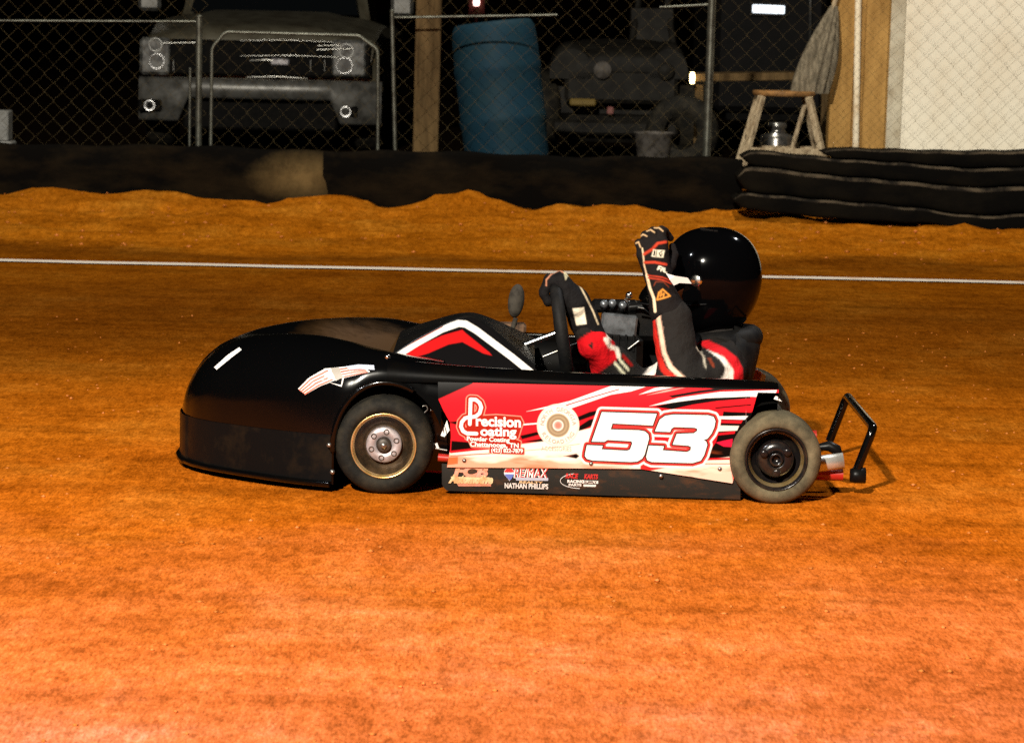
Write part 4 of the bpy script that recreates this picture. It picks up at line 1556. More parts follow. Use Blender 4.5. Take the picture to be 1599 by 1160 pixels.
gp.line([(1034, 392.5), (1029, 395.5), (1032, 400.5), (1034, 396)], 0.8, (24, 20, 19), 0.5)
for a in ([(1027, 421), (1029, 416), (1033, 417)], [(1028, 419), (1031, 420)], [(1032, 423), (1035, 418), (1036, 424)], [(1038, 419), (1038, 425), (1041, 426)]):
    gp.line(a, 0.9, (226, 222, 200), 0.6)
gp.line([(1026, 468), (1029, 457), (1035, 452), (1046, 462), (1038, 465), (1026, 468)], 1.2, (214, 140, 56), 0.8)
gp.line([(1033, 456), (1031, 463), (1037, 458), (1036, 464)], 0.9, (214, 140, 56), 0.8)
gp.line([(1021, 446), (1024, 440), (1036, 440), (1044, 448)], 0.7, (120, 52, 30), 0.8)
dense('glove', V, Fq, M['glove'], drv, gp.c)
sb = MB()
pts = [(1040, 427), (1054, 431), (1074, 434), (1080, 443), (1061, 442), (1052, 446), (1046, 437)]
sb.prism([A(x, y, 9.283 + 0.0012 * max(0, x - 1046)) for x, y in pts], (0, 0, 0), (0, 0.004, 0))
sb.build('glove_strap', M['grey_vinyl'] if False else M['white_vinyl'], drv)

# right glove on the wheel rim
prims = [(A(928, 538, 9.565), A(912, 500, 9.57), 0.043, 0.040), (A(912, 500, 9.57), A(899, 470, 9.57), 0.041, 0.040)]
RIMT = [WC + (wu * math.cos(a) + wv * math.sin(a)) * 0.128 for a in (R(-14), R(0), R(13), R(26))]
for i, rp in enumerate(RIMT):
    rp = np.array(rp)
    kx = rp + np.array([0.014, 0, 0.026 - 0.004 * abs(i - 1)])
    base = np.array(A(899, 474, 9.57)) + np.array([0, (i - 1.5) * 0.018, 0])
    prims.append((tuple(base), tuple(kx), 0.032, 0.021, 0.016))
    a1 = rp + np.array([-0.020, 0.002, 0.022])
    a2 = rp + np.array([-0.034, 0.003, -0.014])
    a3 = rp + np.array([-0.022, 0.003, -0.036])
    a4 = rp + np.array([-0.002, 0.003, -0.036])
    for p0, p1, ra_, rb_ in ((kx, a1, 0.0150, 0.0140), (a1, a2, 0.0138, 0.0128), (a2, a3, 0.0128, 0.0118), (a3, a4, 0.0118, 0.0100)):
        prims.append((tuple(p0), tuple(p1), ra_, rb_, 0.004))
tb = np.array(RIMT[0])
prims += [(A(898, 482, 9.54), tuple(tb + np.array([0.026, -0.02, -0.028])), 0.020, 0.015, 0.012), (tuple(tb + np.array([0.026, -0.02, -0.028])), tuple(tb + np.array([0.006, -0.030, -0.046])), 0.0145, 0.011, 0.004)]
V, Fq = nets(prims, 0.0026, 0.016, 0.008)
qx, qy = Q(V)
gp = Paint(qx, qy, (22, 20, 20))
gp.line([(853, 446), (853, 437), (861, 428), (874, 422), (882, 427)], 1.1, (176, 120, 92), 0.8)
gp.line([(882, 426), (895, 435), (906, 447), (916, 466), (926, 486), (934, 506)], 1.3, (216, 196, 160), 0.8)
gp.poly([(880, 424), (888, 430), (883, 438)], (206, 196, 160), 0.8)
gp.poly([(894, 482), (912, 480), (916, 506), (900, 508)], (236, 224, 200), 0.8)
dense('glove', V, Fq, M['glove'], drv, gp.c)

# helmet
HC = P(1112, 436, YC)


def helm(th, ph, off=0.0):
    """th azimuth from the face (-x), ph elevation"""
    dx, dy, dz = -math.cos(ph) * math.cos(th), math.cos(ph) * math.sin(th), math.sin(ph)
    e_ = 2.35
    k = (abs(dx) ** e_ + abs(dy) ** e_ + abs(dz) ** e_) ** (-1 / e_)
    front = max(0, -dx)
    chin = front ** 1.5 * float(sstep(0.30, -0.45, np.array(dz)))
    ax = 0.141 if dx > 0 else 0.139 + 0.088 * chin
    ay = 0.127
    az = 0.147 if dz > 0 else 0.158
    x, y, z = dx * k * ax, dy * k * ay, dz * k * az
    if dz < 0 and dx > 0:
        x *= 1 - 0.16 * (-dz)
    n_ = Vector((x / ax**2, y / ay**2, z / az**2)).normalized()
    v = Vector((x, y, z)) + n_ * off
    return HC + Matrix.Rotation(R(-3), 3, 'Y') @ v


hb = MB()
g = [[helm(2 * math.pi * j / 96, R(-64 + 154 * i / 56)) for j in range(96)] for i in range(57)]
hb.grid(g, 0, True, False, True)
he = hb.build('helmet', M['helmet'], drv, fix=True)
vs_ = MB()
g = [[helm(R(-74 + 148 * j / 40), R(-17 + 40 * i / 12), 0.0035) for j in range(41)] for i in range(13)]
vs_.grid(g, 0, True)
vo = vs_.build('visor', M['visor'], he)
tr = MB()
tr.tube([helm(R(a), R(-21), 0.003) for a in np.linspace(-80, 80, 40)], 0.0025, 6)
tr.tube([helm(R(a), R(-64), 0.001) for a in np.linspace(0, 360, 60)], 0.004, 6)
tr.build('trim', M['leather'], he)
for s_ in (-1, 1):
    pv = MB()
    p = helm(R(70 * s_ if s_ < 0 else 70), R(3), 0.003)
    n_ = (p - HC).normalized()
    pv.lathe([(0.018, -0.003), (0.017, 0.004), (0.012, 0.006), (0.001, 0.007)], p, n_, 20)
    pv.build('visor_pivot', M['chrome'], he)
vt_ = MB()
for k in range(6):
    th = R(-60 + 14 * k)
    p = helm(R(-40 - 12 * k), R(76 - 2 * k), 0.001)
    vt_.box(p, (0.012, 0.006, 0.005), None, 0.001)
vt_.build('vents', M['satin_black'], he)
nk = MB()
nc = P(1121, 531, YC)
nk.tube([nc + Vector((0.094 * math.cos(a), 0.108 * math.sin(a), 0.012 * math.cos(a))) for a in np.linspace(0, 2 * math.pi, 40, endpoint=False)], 0.034, 14, closed=True)
nk.build('neck_brace', M['leather'], drv)

# ================================================================== BARRIER AND BELTS
cuts = [(-900, 96), (88, 513), (505, 842), (832, 1160)]
labs = ['dark rubber barrier sheet at the left end of the track edge', 'dark rubber barrier sheet with a dusty tan patch, in front of the pickup',
        'dark rubber barrier sheet in front of the blue barrel', 'dark rubber barrier sheet next to the stacked belts']
for i, ((x0, x1), lb_) in enumerate(zip(cuts, labs)):
    g = []
    n = 44
    for a in np.linspace(0, 1, n):
        x = x0 + (x1 - x0) * a
        tp = P(x, 223 + 0.0227 * x + 2 * math.sin(x * 0.013 + i) + 1.5 * math.sin(x * 0.05), YB + 0.03)
        wob = 0.02 * math.sin(x * 0.021 + i * 2) + 0.012 * math.sin(x * 0.06)
        zt_ = tp.z
        row = []
        for yy, zz in ((0.03 + wob, -0.05), (0.01 + wob, 0.10), (0.0 + wob * 0.7, 0.2), (0.012 + wob * 0.4, zt_ - 0.03), (0.03, zt_ - 0.006), (0.055, zt_), (0.08, zt_ - 0.008), (0.095, zt_ - 0.03), (0.095, -0.05)):
            row.append((tp.x, YB + yy + 0.012 * (i % 2), zz))
        g.append(row)
    b = MB().grid(g, 0, True)
    b.add(g[0], [tuple(range(9))], 0, False)
    b.add(g[-1], [tuple(range(9))], 0, False)
    if i == 1:
        m_ = worn('rubber sheet with dusty patch', (0.0028, 0.0024, 0.002), (0.020, 0.013, 0.006), 0.85, scale=3.4, bump=0.6, bscale=30, lo=0.42, hi=0.78, stretch=(0.6, 1, 1.5), spec=0.03)
        bb = m_.node_tree.nodes['Principled BSDF']
        src = bb.inputs['Base Color'].links[0].from_socket
        tc = N(m_, 'ShaderNodeTexCoord')
        pc = P(470, 276, YB)
        mp = N(m_, 'ShaderNodeMapping')
        mp.inputs['Location'].default_value = (-pc.x / 0.42, -YB, -pc.z / 0.20)
        mp.inputs['Scale'].default_value = (1 / 0.42, 1, 1 / 0.20)
        gd = N(m_, 'ShaderNodeTexGradient')
        gd.gradient_type = 'SPHERICAL'
        L(m_, tc.outputs['Object'], mp.inputs[0])
        L(m_, mp.outputs[0], gd.inputs[0])
        nn = noise_node(m_, 6, 6, 0.8)
        mm = N(m_, 'ShaderNodeMath'); mm.operation = 'MULTIPLY'
        L(m_, gd.outputs['Fac'], mm.inputs[0]); L(m_, nn.outputs['Fac'], mm.inputs[1])
        rp_ = ramp(m_, mm.outputs[0], [(0.06, (0, 0, 0)), (0.50, (1, 1, 1))])
        L(m_, mix(m_, rp_.outputs[0], src, (0.15, 0.10, 0.04)), bb.inputs['Base Color'])
    else:
        m_ = M['rubber']
    o = b.build('rubber_barrier', m_, None, fix=True)
    tag(o, lb_, 'barrier', 'rubber sheets along the track edge')

BX = [1140, 1180, 1290, 1370, 1450, 1500, 1560, 1599, 1800]
B0 = [326, 330, 342, 347, 350, 358, 366, 362, 372]       # foot of the pile
B1 = [300, 302, 313, 319, 327, 336, 337, 333, 340]
B2 = [258, 260, 274, 280, 287, 293, 293, 290, 294]
B3 = [232, 236, 247, 252, 258, 263, 263, 261, 266]
B4 = [222, 226, 232, 234, 236, 237, 237, 236, 240]
blab = ['bottom layer of the stack of black rubber belts', 'second layer from the bottom of the stacked black rubber belts', 'third layer from the bottom of the stacked black rubber belts', 'topmost layer of the stacked black rubber belts, against the cream wall']
for i, (lo, hi, xs0) in enumerate(((B0, B1, 1146), (B1, B2, 1152), (B2, B3, 1160), (B3, B4, 1286))):
    yf = YB - 0.52 + 0.045 * i
    g = []
    for x in np.linspace(xs0, 1790, 60):
        k = min(1.0, ((x - xs0) / 16.0 + 0.02)) ** 0.5
        pl_ = P(x, np.interp(x, BX, lo) + 0.8 * math.sin(x * 0.09 + i), yf)
        ph_ = P(x, np.interp(x, BX, hi) + 0.8 * math.sin(x * 0.09 + i + 1), yf)
        zm_, hh = (pl_.z + ph_.z) / 2, (ph_.z - pl_.z) / 2 * k - 0.003
        wv_ = 0.012 * math.sin(x * 0.03 + i * 1.7)
        sec = [(0.03, -1.0), (0.006, -0.93), (-0.004, -0.6), (0.0, 0.0), (-0.002, 0.72), (0.004, 0.92), (0.014, 1.0), (0.05, 1.0), (0.32, 0.98), (0.34, 0.8), (0.34, -0.9), (0.32, -1.0)]
        g.append([(pl_.x, yf + a * 1.0 + wv_ + (1 - k) * 0.05, zm_ + hh * b) for a, b in sec])
    b = MB()
    n = len(g[0])
    b.grid(g, 0, True, False, True)
    b.add(g[0], [tuple(range(n))], 0, False)
    b.add(g[-1], [tuple(range(n))], 0, False)
    for q in range(len(b.f)):
        pass
    # frayed top edge in a paler material
    for q in range(59 * n):
        if q % n in (4, 5):
            b.m[q] = 1
    o = b.build('rubber_belt', [M['belt'], M['belt_edge']], None, fix=True)
    tag(o, blab[i], 'rubber belt', 'stacked rubber belts')

# ================================================================== FENCE AND GATE
YW = 21.95


def chain_wires(x0, x1, z0, z1, y, dz0=0.0, w=0.058):
    b = MB()
    n = int((x1 - x0) / w) + 1
    kz = int((z1 - z0) / w) + 1
    for k in range(n):
        xc = x0 + (k + 0.5) * w
        sg = 1 if k % 2 else -1
        pts = []
        for j in range(kz):
            s2 = sg * (1 if j % 2 else -1)
            pts.append((xc + s2 * (w / 2 + 0.002) + 0.004 * math.sin(k * 3.1 + j), y + 0.003 * s2 * (1 if k % 2 else -1), z0 + j * w))
        b.tube(pts, 0.0014, 4, caps=False)
    return b


fen = thing('chain_link_fence', 'galvanised chain link fence running behind the rubber barrier', 'fence', (0, YW, 0))
chain_wires(-5.2, -2.02, 0.20, 1.55, YW + 0.03).build('wire_mesh', M['wire'], fen)
chain_wires(-0.80, 5.4, 0.20, 1.75, YW + 0.03).build('wire_mesh', M['wire'], fen)


def postpx(px0, py0, px1, py1, r, parent, name='post', y=YW, up=0.0):
    a, b = P(px0, py0, y), P(px1, py1, y)
    a = a + (a - b).normalized() * up
    t = MB()
    dn_ = (b - a).normalized()
    b2 = b + dn_ * ((b.z - 0.10) / -dn_.z) if dn_.z < -0.3 else b
    t.tube([a, b2], r, 14)
    if up == 0:
        t.lathe([(r, 0), (r * 1.15, 0.002), (r * 1.1, 0.012), (0.001, 0.02)], a, (0, 0, 1), 14)
    return t.build(name, M['post'], parent)


postpx(311, 28, 310, 220, 0.021, fen)
postpx(612, 20, 617, 238, 0.013, fen)
postpx(1112, 0, 1103, 246, 0.026, fen, up=0.6)
postpx(297, 110, 296, 220, 0.009, fen)
for a, b in (((-160, 32), (308, 34)), ((616, 28), (870, 24)), ((1030, 12), (1108, 8))):
    MB().tube([P(*a, YW), P(*b, YW)], 0.008, 8).build('top_rail', M['post'], fen)
gate = thing('fence_gate', 'chain link gate with rounded tube frame in front of the pickup', 'gate', tuple(P(460, 240, YW - 0.05)))
gf_ = MB()
yg = YW - 0.05
gp0 = [P(329, 232, yg), P(331, 75, yg), P(352, 50, yg), P(560, 56, yg), P(590, 78, yg), P(590, 237, yg)]
gf_.tube(tubepath(gp0) + [], 0.011, 12)
b0, b1 = P(329, 262, yg), P(590, 267, yg)
gf_.tube([gp0[0], b0], 0.011, 12)
gf_.tube([gp0[-1], b1], 0.011, 12)
gf_.tube([b0, b1], 0.011, 12)
gf_.build('frame', M['post'], gate)
chain_wires(P(329, 200, yg).x, P(590, 200, yg).x, 0.27, 1.06, yg).build('wire_mesh', M['wire'], gate)

# ================================================================== BEYOND THE FENCE
# timber post
tp0, tp1 = P(672, -30, 22.3), P(665, 262, 22.3)
tb_ = MB()
mid_ = (tp0 + tp1) / 2
hgt = 2.6
ang = math.atan2(tp0.x - tp1.x, tp0.z - tp1.z)
base = tp1.copy(); base.z = 0.05
tb_.box(base + Vector((0, 0, hgt / 2)), (0.165, 0.15, hgt), Matrix.Rotation(ang, 3, 'Y'), 0.008)
tag(tb_.build('timber_post', M['old_wood']), 'square brown timber post left of the blue barrel', 'post')

# blue barrel, leaning
ba = MB()
bb_ = P(795, 250, 22.75)
bb_.z = 0.17
tilt = Matrix.Rotation(R(-7.5), 3, 'Y') @ Matrix.Rotation(R(-3), 3, 'X')
ax = tilt @ Vector((0, 0, 1))
hh = 1.13
rb = 0.285
prof = [(0.001, 0.0), (rb * 0.90, 0.0), (rb * 0.96, 0.02), (rb * 0.985, 0.10), (rb * 1.0, 0.28), (rb * 1.025, 0.30), (rb * 1.025, 0.33), (rb * 1.0, 0.35), (rb * 1.01, 0.58), (rb * 1.03, 0.60), (rb * 1.03, 0.63), (rb * 1.01, 0.65), (rb * 1.0, 0.80), (rb * 0.97, 0.855), (rb * 0.90, 0.885), (rb * 0.86, 0.89), (rb * 0.84, 0.875), (0.001, 0.875)]
ba.lathe([(p_[0], p_[1] * hh) for p_ in prof], bb_, ax, 48)
tag(ba.build('plastic_barrel', M['barrel']), 'leaning blue plastic barrel behind the chain link fence', 'barrel')

# pickup seen nose on
TY = 28.6
tk = thing('pickup_truck', 'pewter pickup truck parked facing the track behind the gate', 'pickup truck', (P(405, 200, TY).x, TY, 0.0))
TX = tk.location.x


def tx(px, py, dy=0.0):
    return P(px, py, TY + dy)


bd = MB()
zg = lambda py: tx(405, py).z
half = 1.0
# hood: loft from the nose back to the windscreen
zn, zh = zg(54), zg(34)
g = []
for dy, z, hw in ((-0.02, zn - 0.12, 0.93), (0.0, zn - 0.03, 0.95), (0.06, zn + 0.02, 0.95), (0.3, zn + 0.06, 0.96), (0.9, zh + 0.03, 0.98), (1.35, zh + 0.06, 1.0)):
    row = []
    for j in range(17):
        t = j / 16 * 2 - 1
        zz = z - 0.09 * abs(t) ** 5 + 0.025 * (1 if abs(t) < 0.55 else 0)
        row.append((TX + hw * t, TY + dy, zz))
    g.append(row)
bd.grid(g, 0, True)
# cab, box bed and flanks
bd.box((TX, TY + 3.4, 0.72), (1.98, 4.6, 0.62), None, 0.08)
bd.box((TX, TY + 0.75, 0.68), (1.96, 1.36, 0.55), None, 0.06)
bd.box((TX, TY + 2.6, 1.30), (1.72, 1.9, 0.62), None, 0.10, 0, (0.86, 0.72))
bd.build('body', M['truck_paint'], tk)
ws = MB()
ws.prism([(TX - 0.74, TY + 1.58, zh + 0.06), (TX + 0.74, TY + 1.58, zh + 0.06), (TX + 0.66, TY + 1.86, 1.56), (TX - 0.66, TY + 1.86, 1.56)], (0, -0.012, 0), (0, 0.01, 0))
ws.build('windscreen', M['dark_glass'], tk)
gl = MB()
zl, zu = zg(120), zg(64)
gl.box((TX, TY - 0.005, (zl + zu) / 2), (1.86, 0.06, zu - zl), None, 0.02)
gr_o = gl.build('grille', M['matte_black'], tk)
br = MB()
for py, x0, x1, r_ in ((64, 375, 520, 0.006), (88, 375, 530, 0.006), (121, 385, 480, 0.010), (95, 390, 445, 0.012)):
    br.tube([tx(x0, py, -0.05), tx((x0 + x1) / 2, py - 1, -0.07), tx(x1, py + 2, -0.05)], r_, 8)
for s_ in (-1, 1):
    for px in ((272, 485) if s_ < 0 else (485, 507)):
        pass
br.tube([tx(252, 68, -0.05), tx(305, 67, -0.05)], 0.010, 8)
br.tube([tx(494, 72, -0.05), tx(532, 71, -0.05)], 0.008, 8)
br.tube([tx(494, 78, -0.05), tx(550, 77, -0.05)], 0.008, 8)
for px in (271, 485, 507):
    br.tube([tx(px, 94, -0.045), tx(px, 112, -0.045)], 0.007, 6)
br.build('bar', worn('dulled chrome bar', (0.30, 0.30, 0.28), (0.14, 0.13, 0.11), 0.3, metal=0.9, scale=14), gr_o)
bx = MB().box(tx(437, 97, -0.06), (0.16, 0.03, 0.06), None, 0.012)
bx.build('badge', worn('worn badge', (0.30, 0.29, 0.30), (0.12, 0.11, 0.12), 0.3, metal=0.5, scale=30), gr_o)
for px, py, r_, m_ in ((243, 70, 0.052, 'lens_pale'), (245, 96, 0.060, 'reflector'), (541, 80, 0.056, 'lens_pale'), (538, 103, 0.064, 'reflector')):
    c = tx(px, py, -0.04)
    hl = MB()
    hl.lathe([(r_ * 1.1, 0.03), (r_ * 1.1, -0.012), (r_, -0.014), (r_ * 0.9, 0.0), (r_ * 0.55, 0.03), (r_ * 0.3, 0.036), (0.001, 0.036)], c, (0, 1, 0), 28, 0)
    hl.lathe([(0.001, -0.01), (r_ * 0.26, 0.0), (r_ * 0.28, 0.03)], c, (0, 1, 0), 16, 1)
    hl.build('headlight', [M[m_], M['dark_glass']], tk)
for px, w_x in ((243, 0.26), (545, 0.30)):
    hc = MB().box(tx(px, 88 if px < 400 else 92, -0.014), (w_x, 0.07, 0.31), None, 0.025)
    hc.build('headlight_housing', worn('clear lamp cluster', (0.15, 0.15, 0.14), (0.03, 0.03, 0.028), 0.25, scale=16, lo=0.42, hi=0.6), tk)
bp_ = MB()
z0_, z1_ = zg(155), zg(124)
g = []
for t in np.linspace(-1, 1, 25):
    x = TX + t * 1.02
    bow = -0.13 + 0.16 * abs(t) ** 3
    zb_, zt_ = z0_, z1_
    if abs(t) > 0.66:
        zb_ = zg(192)
    g.append([(x, TY + bow + 0.05, zt_), (x, TY + bow, zt_ - 0.02), (x, TY + bow - 0.005, (zb_ + zt_) / 2), (x, TY + bow, zb_ + 0.02), (x, TY + bow + 0.05, zb_)])
bp_.grid(g, 0, True)
bpo = bp_.build('bumper', M['truck_bumper'], tk)
ap = MB()
ap.box((TX, TY + 0.10, zg(178)), (1.30, 0.1, zg(154) - zg(206)), None, 0.02)
ap.build('lower_grille', M['matte_black'], tk)
for px, py in ((234, 165), (540, 175)):
    c = tx(px, py, -0.055)
    fg = MB()
    fg.box(c + Vector((0, 0.01, 0)), (0.20, 0.05, 0.10), None, 0.015, 0)
    fg.lathe([(0.045, -0.02), (0.04, -0.022), (0.025, 0.0), (0.001, 0.01)], c + Vector((0, -0.012, 0)), (0, 1, 0), 20, 1)
    fg.build('fog_light', [M['matte_black'], M['reflector']], bpo)
for s_ in (-1, 1):
    for dy in (0.75, 4.2):
        w_ = MB()
        w_.lathe([(0.21, 0.0), (0.24, -0.02), (0.33, -0.01), (0.37, 0.03), (0.375, 0.12), (0.37, 0.2), (0.30, 0.24)], (TX + s_ * 1.0, TY + dy, 0.37), (-s_, 0, 0), 32, 0)
        w_.lathe([(0.21, 0.0), (0.19, 0.03), (0.10, 0.05), (0.001, 0.04)], (TX + s_ * 1.0, TY + dy, 0.37), (-s_, 0, 0), 24, 1)
        w_.build('wheel', [M['tyre'], M['steel']], tk)
    mr_ = MB().box((TX + s_ * 1.12, TY + 1.75, 1.28), (0.20, 0.10, 0.26), None, 0.03)
    mr_.build('mirror', M['truck_bumper'], tk)

# old dusty utility vehicle, half lost in the dark
UY = 25.9
uv = thing('utility_vehicle', 'dim dusty off road utility vehicle parked behind the blue barrel', 'utility vehicle', (P(965, 200, UY).x, UY, 0.0))
u = lambda px, py, dy=0.0: P(px, py, UY + dy)
ub = MB()
UX = uv.location.x
# fenders and hood
for cx_, wpx in ((893, 0.30), (1045, 0.26)):
    c = u(cx_, 96)
    g = []
    for a in np.linspace(R(-10), R(190), 20):
        g.append([(c.x + wpx * 0.56 * math.cos(a), UY + dy, c.z - 0.10 + 0.24 * math.sin(a) * k) for dy, k in ((-0.02, 0.80), (0.0, 0.95), (0.1, 1.02), (0.7, 1.02))])
    ub.grid(g, 0, True)
    ub.add([r[0] for r in g], [tuple(range(20))], 0, False)
c = u(975, 88)
g = []
for dy, z, hw in ((0.0, c.z - 0.16, 0.36), (-0.03, c.z - 0.02, 0.36), (0.02, c.z + 0.04, 0.36), (0.8, c.z + 0.12, 0.42)):
    g.append([(c.x + hw * t, UY + dy, z - 0.05 * abs(t) ** 4) for t in np.linspace(-1, 1, 13)])
ub.grid(g, 0, True)
ub.box((UX, UY + 1.3, 0.62), (1.10, 2.2, 0.42), None, 0.06)
ub.box(u(970, 135, 0.03), (0.86, 0.1, 0.26), None, 0.03)
ub.box(u(960, 200, -0.06), (0.95, 0.12, 0.11), None, 0.02)
ub.box((UX, UY + 0.6, 0.36), (0.8, 1.2, 0.2), None, 0.03)
# windscreen frame and roll cage
for px in (985, 1052):
    ub.tube([u(px, 74, 0.75), u(px - (10 if px < 1000 else -2) + (22 if px < 1000 else -12), 6, 1.0), u(px + 4, -60, 1.1)], 0.026, 10)
ub.box(u(1018, 44, 0.88), (0.34, 0.03, 0.32), Matrix.Rotation(R(-16), 3, 'X'), 0.01)
ub.build('body', M['dark_paint'], uv)
for px, py, r_, m_ in ((941, 110, 0.062, 'galv'), (1040, 112, 0.058, 'dark_paint')):
    hl = MB()
    hl.lathe([(r_ * 1.1, 0.03), (r_ * 1.1, -0.02), (r_, -0.024), (r_ * 0.8, -0.03), (0.001, -0.04)], u(px, py, -0.04), (0, 1, 0), 24)
    hl.build('headlight', M[m_], uv)
lm = MB()
lm.box(u(910, 160, -0.04), (0.20, 0.04, 0.055), None, 0.012)
lm.build('marker_lamp', M['lens_amber'], uv)
lm = MB()
lm.box(u(953, 173, -0.05), (0.05, 0.04, 0.06), None, 0.01)
lm.build('marker_lamp', M['lens_red'], uv)
for s_ in (-1, 1):
    for dy in (0.35, 1.9):
        wb = MB()
        wb.lathe([(0.14, 0.0), (0.2, -0.02), (0.29, 0.0), (0.31, 0.05), (0.31, 0.18), (0.2, 0.22)], (UX + s_ * 0.66, UY + dy, 0.47), (-s_, 0, 0), 28)
        wb.build('wheel', M['tyre'], uv)

# pail
pa = MB()
pb = P(1020, 250, 23.0)
pb.z = 0.165
sc2 = 23.0 / F
pa.lathe([(0.001, 0.0), (21 * sc2, 0.0), (22 * sc2, 0.008), (30 * sc2, 0.275), (32 * sc2, 0.285), (30 * sc2, 0.29), (28.5 * sc2, 0.28), (21 * sc2, 0.02), (0.001, 0.015)], pb, (0, 0, 1), 32)
pail = pa.build('bucket', M['galv'])
tag(pail, 'grey bucket standing between the utility vehicle and fence post', 'bucket')

# rail table with the little lamp on it
YT = 24.4
wbn = thing('trestle_table', 'long dark trestle table behind the stool', 'table', tuple(P(1190, 240, YT)))
t_ = MB()
a, b = P(1082, 122, YT), P(1300, 119, YT)
t_.box((a + b) / 2 + Vector((0, 0.3, 0)), ((b - a).length, 0.62, 0.055), Matrix.Rotation(math.atan2(-(b.z - a.z), b.x - a.x), 3, 'Y'), 0.006)
t_.build('tabletop', M['old_wood'], wbn)
for px in (1092, 1290):
    for dy in (0.05, 0.55):
        q = P(px, 128, YT + dy)
        lg = MB().box((q.x, YT + dy, (q.z - 0.02 + 0.12) / 2), (0.06, 0.06, q.z - 0.02 - 0.12), None, 0.005)
        lg.build('leg', M['old_wood'], wbn)
lamp = thing('lantern', 'small lit yellow lantern on the end of the trestle table', 'lantern', tuple(P(1081, 132, YT - 0.04)))
lc = P(1081, 122, YT - 0.05)
lmb = MB()
lmb.lathe([(0.001, -0.045), (0.014, -0.042), (0.019, -0.01), (0.018, 0.02), (0.010, 0.042), (0.001, 0.045)], lc, (0, 0, 1), 20)
lmb.build('bulb', M['bulb'], lamp)
lh = MB()
lh.lathe([(0.001, -0.062), (0.026, -0.062), (0.026, -0.044), (0.012, -0.040)], lc, (0, 0, 1), 20)
lh.lathe([(0.024, 0.040), (0.018, 0.054), (0.001, 0.058)], lc, (0, 0, 1), 20)
for k in range(3):
    a_ = R(120 * k + 90)
    lh.tube([lc + Vector((0.023 * math.cos(a_), 0.023 * math.sin(a_), -0.05)), lc + Vector((0.023 * math.cos(a_), 0.023 * math.sin(a_), 0.045))], 0.0018, 6)
lh.build('cage', M['satin_black'], lamp)
# dark tyre leaning under the table
ty = MB()
c = P(1062, 205, 23.9)
ty.lathe([(0.12, 0.02), (0.15, 0.0), (0.22, 0.0), (0.255, 0.03), (0.26, 0.09), (0.25, 0.15), (0.15, 0.17), (0.12, 0.15)], (c.x, 23.9, 0.16 + 0.255), (0.25, 0.95, 0.1), 40)
tag(ty.build('spare_tyre', M['tyre']), 'old tyre leaning by the trestle table in the dark', 'tyre')

# cargo trailer with a lit strip window
YTR = 29.5
trl = thing('cargo_trailer', 'dark cargo trailer with a lit strip window', 'trailer', (P(1200, 100, YTR).x, YTR, 0))
tc_ = MB()
p0, p1 = P(1118, 0, YTR), P(1292, 0, YTR)
tc_.box(((p0.x + p1.x) / 2, YTR + 1.8, 1.45), (p1.x - p0.x, 3.6, 2.1), None, 0.05)
tc_.build('body', worn('black trailer skin', (0.003, 0.003, 0.003), (0.006, 0.005, 0.005), 0.7, scale=5), trl)
tw = MB()
c = P(1200, 15, YTR - 0.02)
tw.box(c, (50 * YTR / F, 0.03, 13 * YTR / F), Matrix.Rotation(R(1.3), 3, 'Y'), 0.006)
wi_ = tw.build('window', M['tube_light'], trl)
fr_ = MB()
hw_, hz_ = 27 * YTR / F, 8.5 * YTR / F
for dx, dz, sx_, sz_ in ((0, hz_, 2 * hw_ + 0.03, 0.02), (0, -hz_, 2 * hw_ + 0.03, 0.02), (-hw_, 0, 0.02, 2 * hz_ - 0.02), (hw_, 0, 0.02, 2 * hz_ - 0.02)):
    fr_.box(c + Vector((dx, 0.0, dz)), (sx_, 0.036, sz_), None, 0.003)
fr_.build('frame', M['satin_black'], wi_)
gb = MB()
gb.tube([P(1266, -30, YTR - 0.06), P(1265, 70, YTR - 0.06), P(1265, 74, YTR)], 0.012, 8)
gb.build('grab_rail', M['steel'], trl)
for s_ in (-1, 1):
    w_ = MB()
    w_.lathe([(0.14, 0.0), (0.2, -0.02), (0.28, 0.0), (0.30, 0.05), (0.30, 0.15), (0.2, 0.18)], (trl.location.x + s_ * 0.35, YTR + 1.8, 0.30), (s_, 0, 0), 28)
    w_.build('wheel', M['tyre'], trl)
tg = MB()
tg.box((trl.location.x, YTR + 1.8, 0.36), (0.7, 3.4, 0.08), None, 0.01)
tg.build('chassis', M['matte_black'], trl)

# small red lamp on a stake behind the barrel
rlmp = thing('warning_lamp', 'small reddish lamp glowing above the blue barrel', 'lamp', tuple(P(744, 240, 24.6)))
c = P(744, 4, 24.6)
b = MB().lathe([(0.001, -0.03), (0.02, -0.026), (0.026, 0.0), (0.02, 0.022), (0.001, 0.028)], c, (0, 0, 1), 18)
b.build('bulb', M['red_lamp'], rlmp)
b = MB().tube([(c.x, c.y + 0.01, 0.1), (c.x, c.y + 0.01, c.z - 0.03)], 0.012, 8)
b.box((c.x, c.y + 0.05, c.z - 0.04), (0.12, 0.02, 0.14), None, 0.004)
b.build('stake', worn('reddish board', (0.16, 0.05, 0.04), (0.06, 0.02, 0.02), 0.7), rlmp)

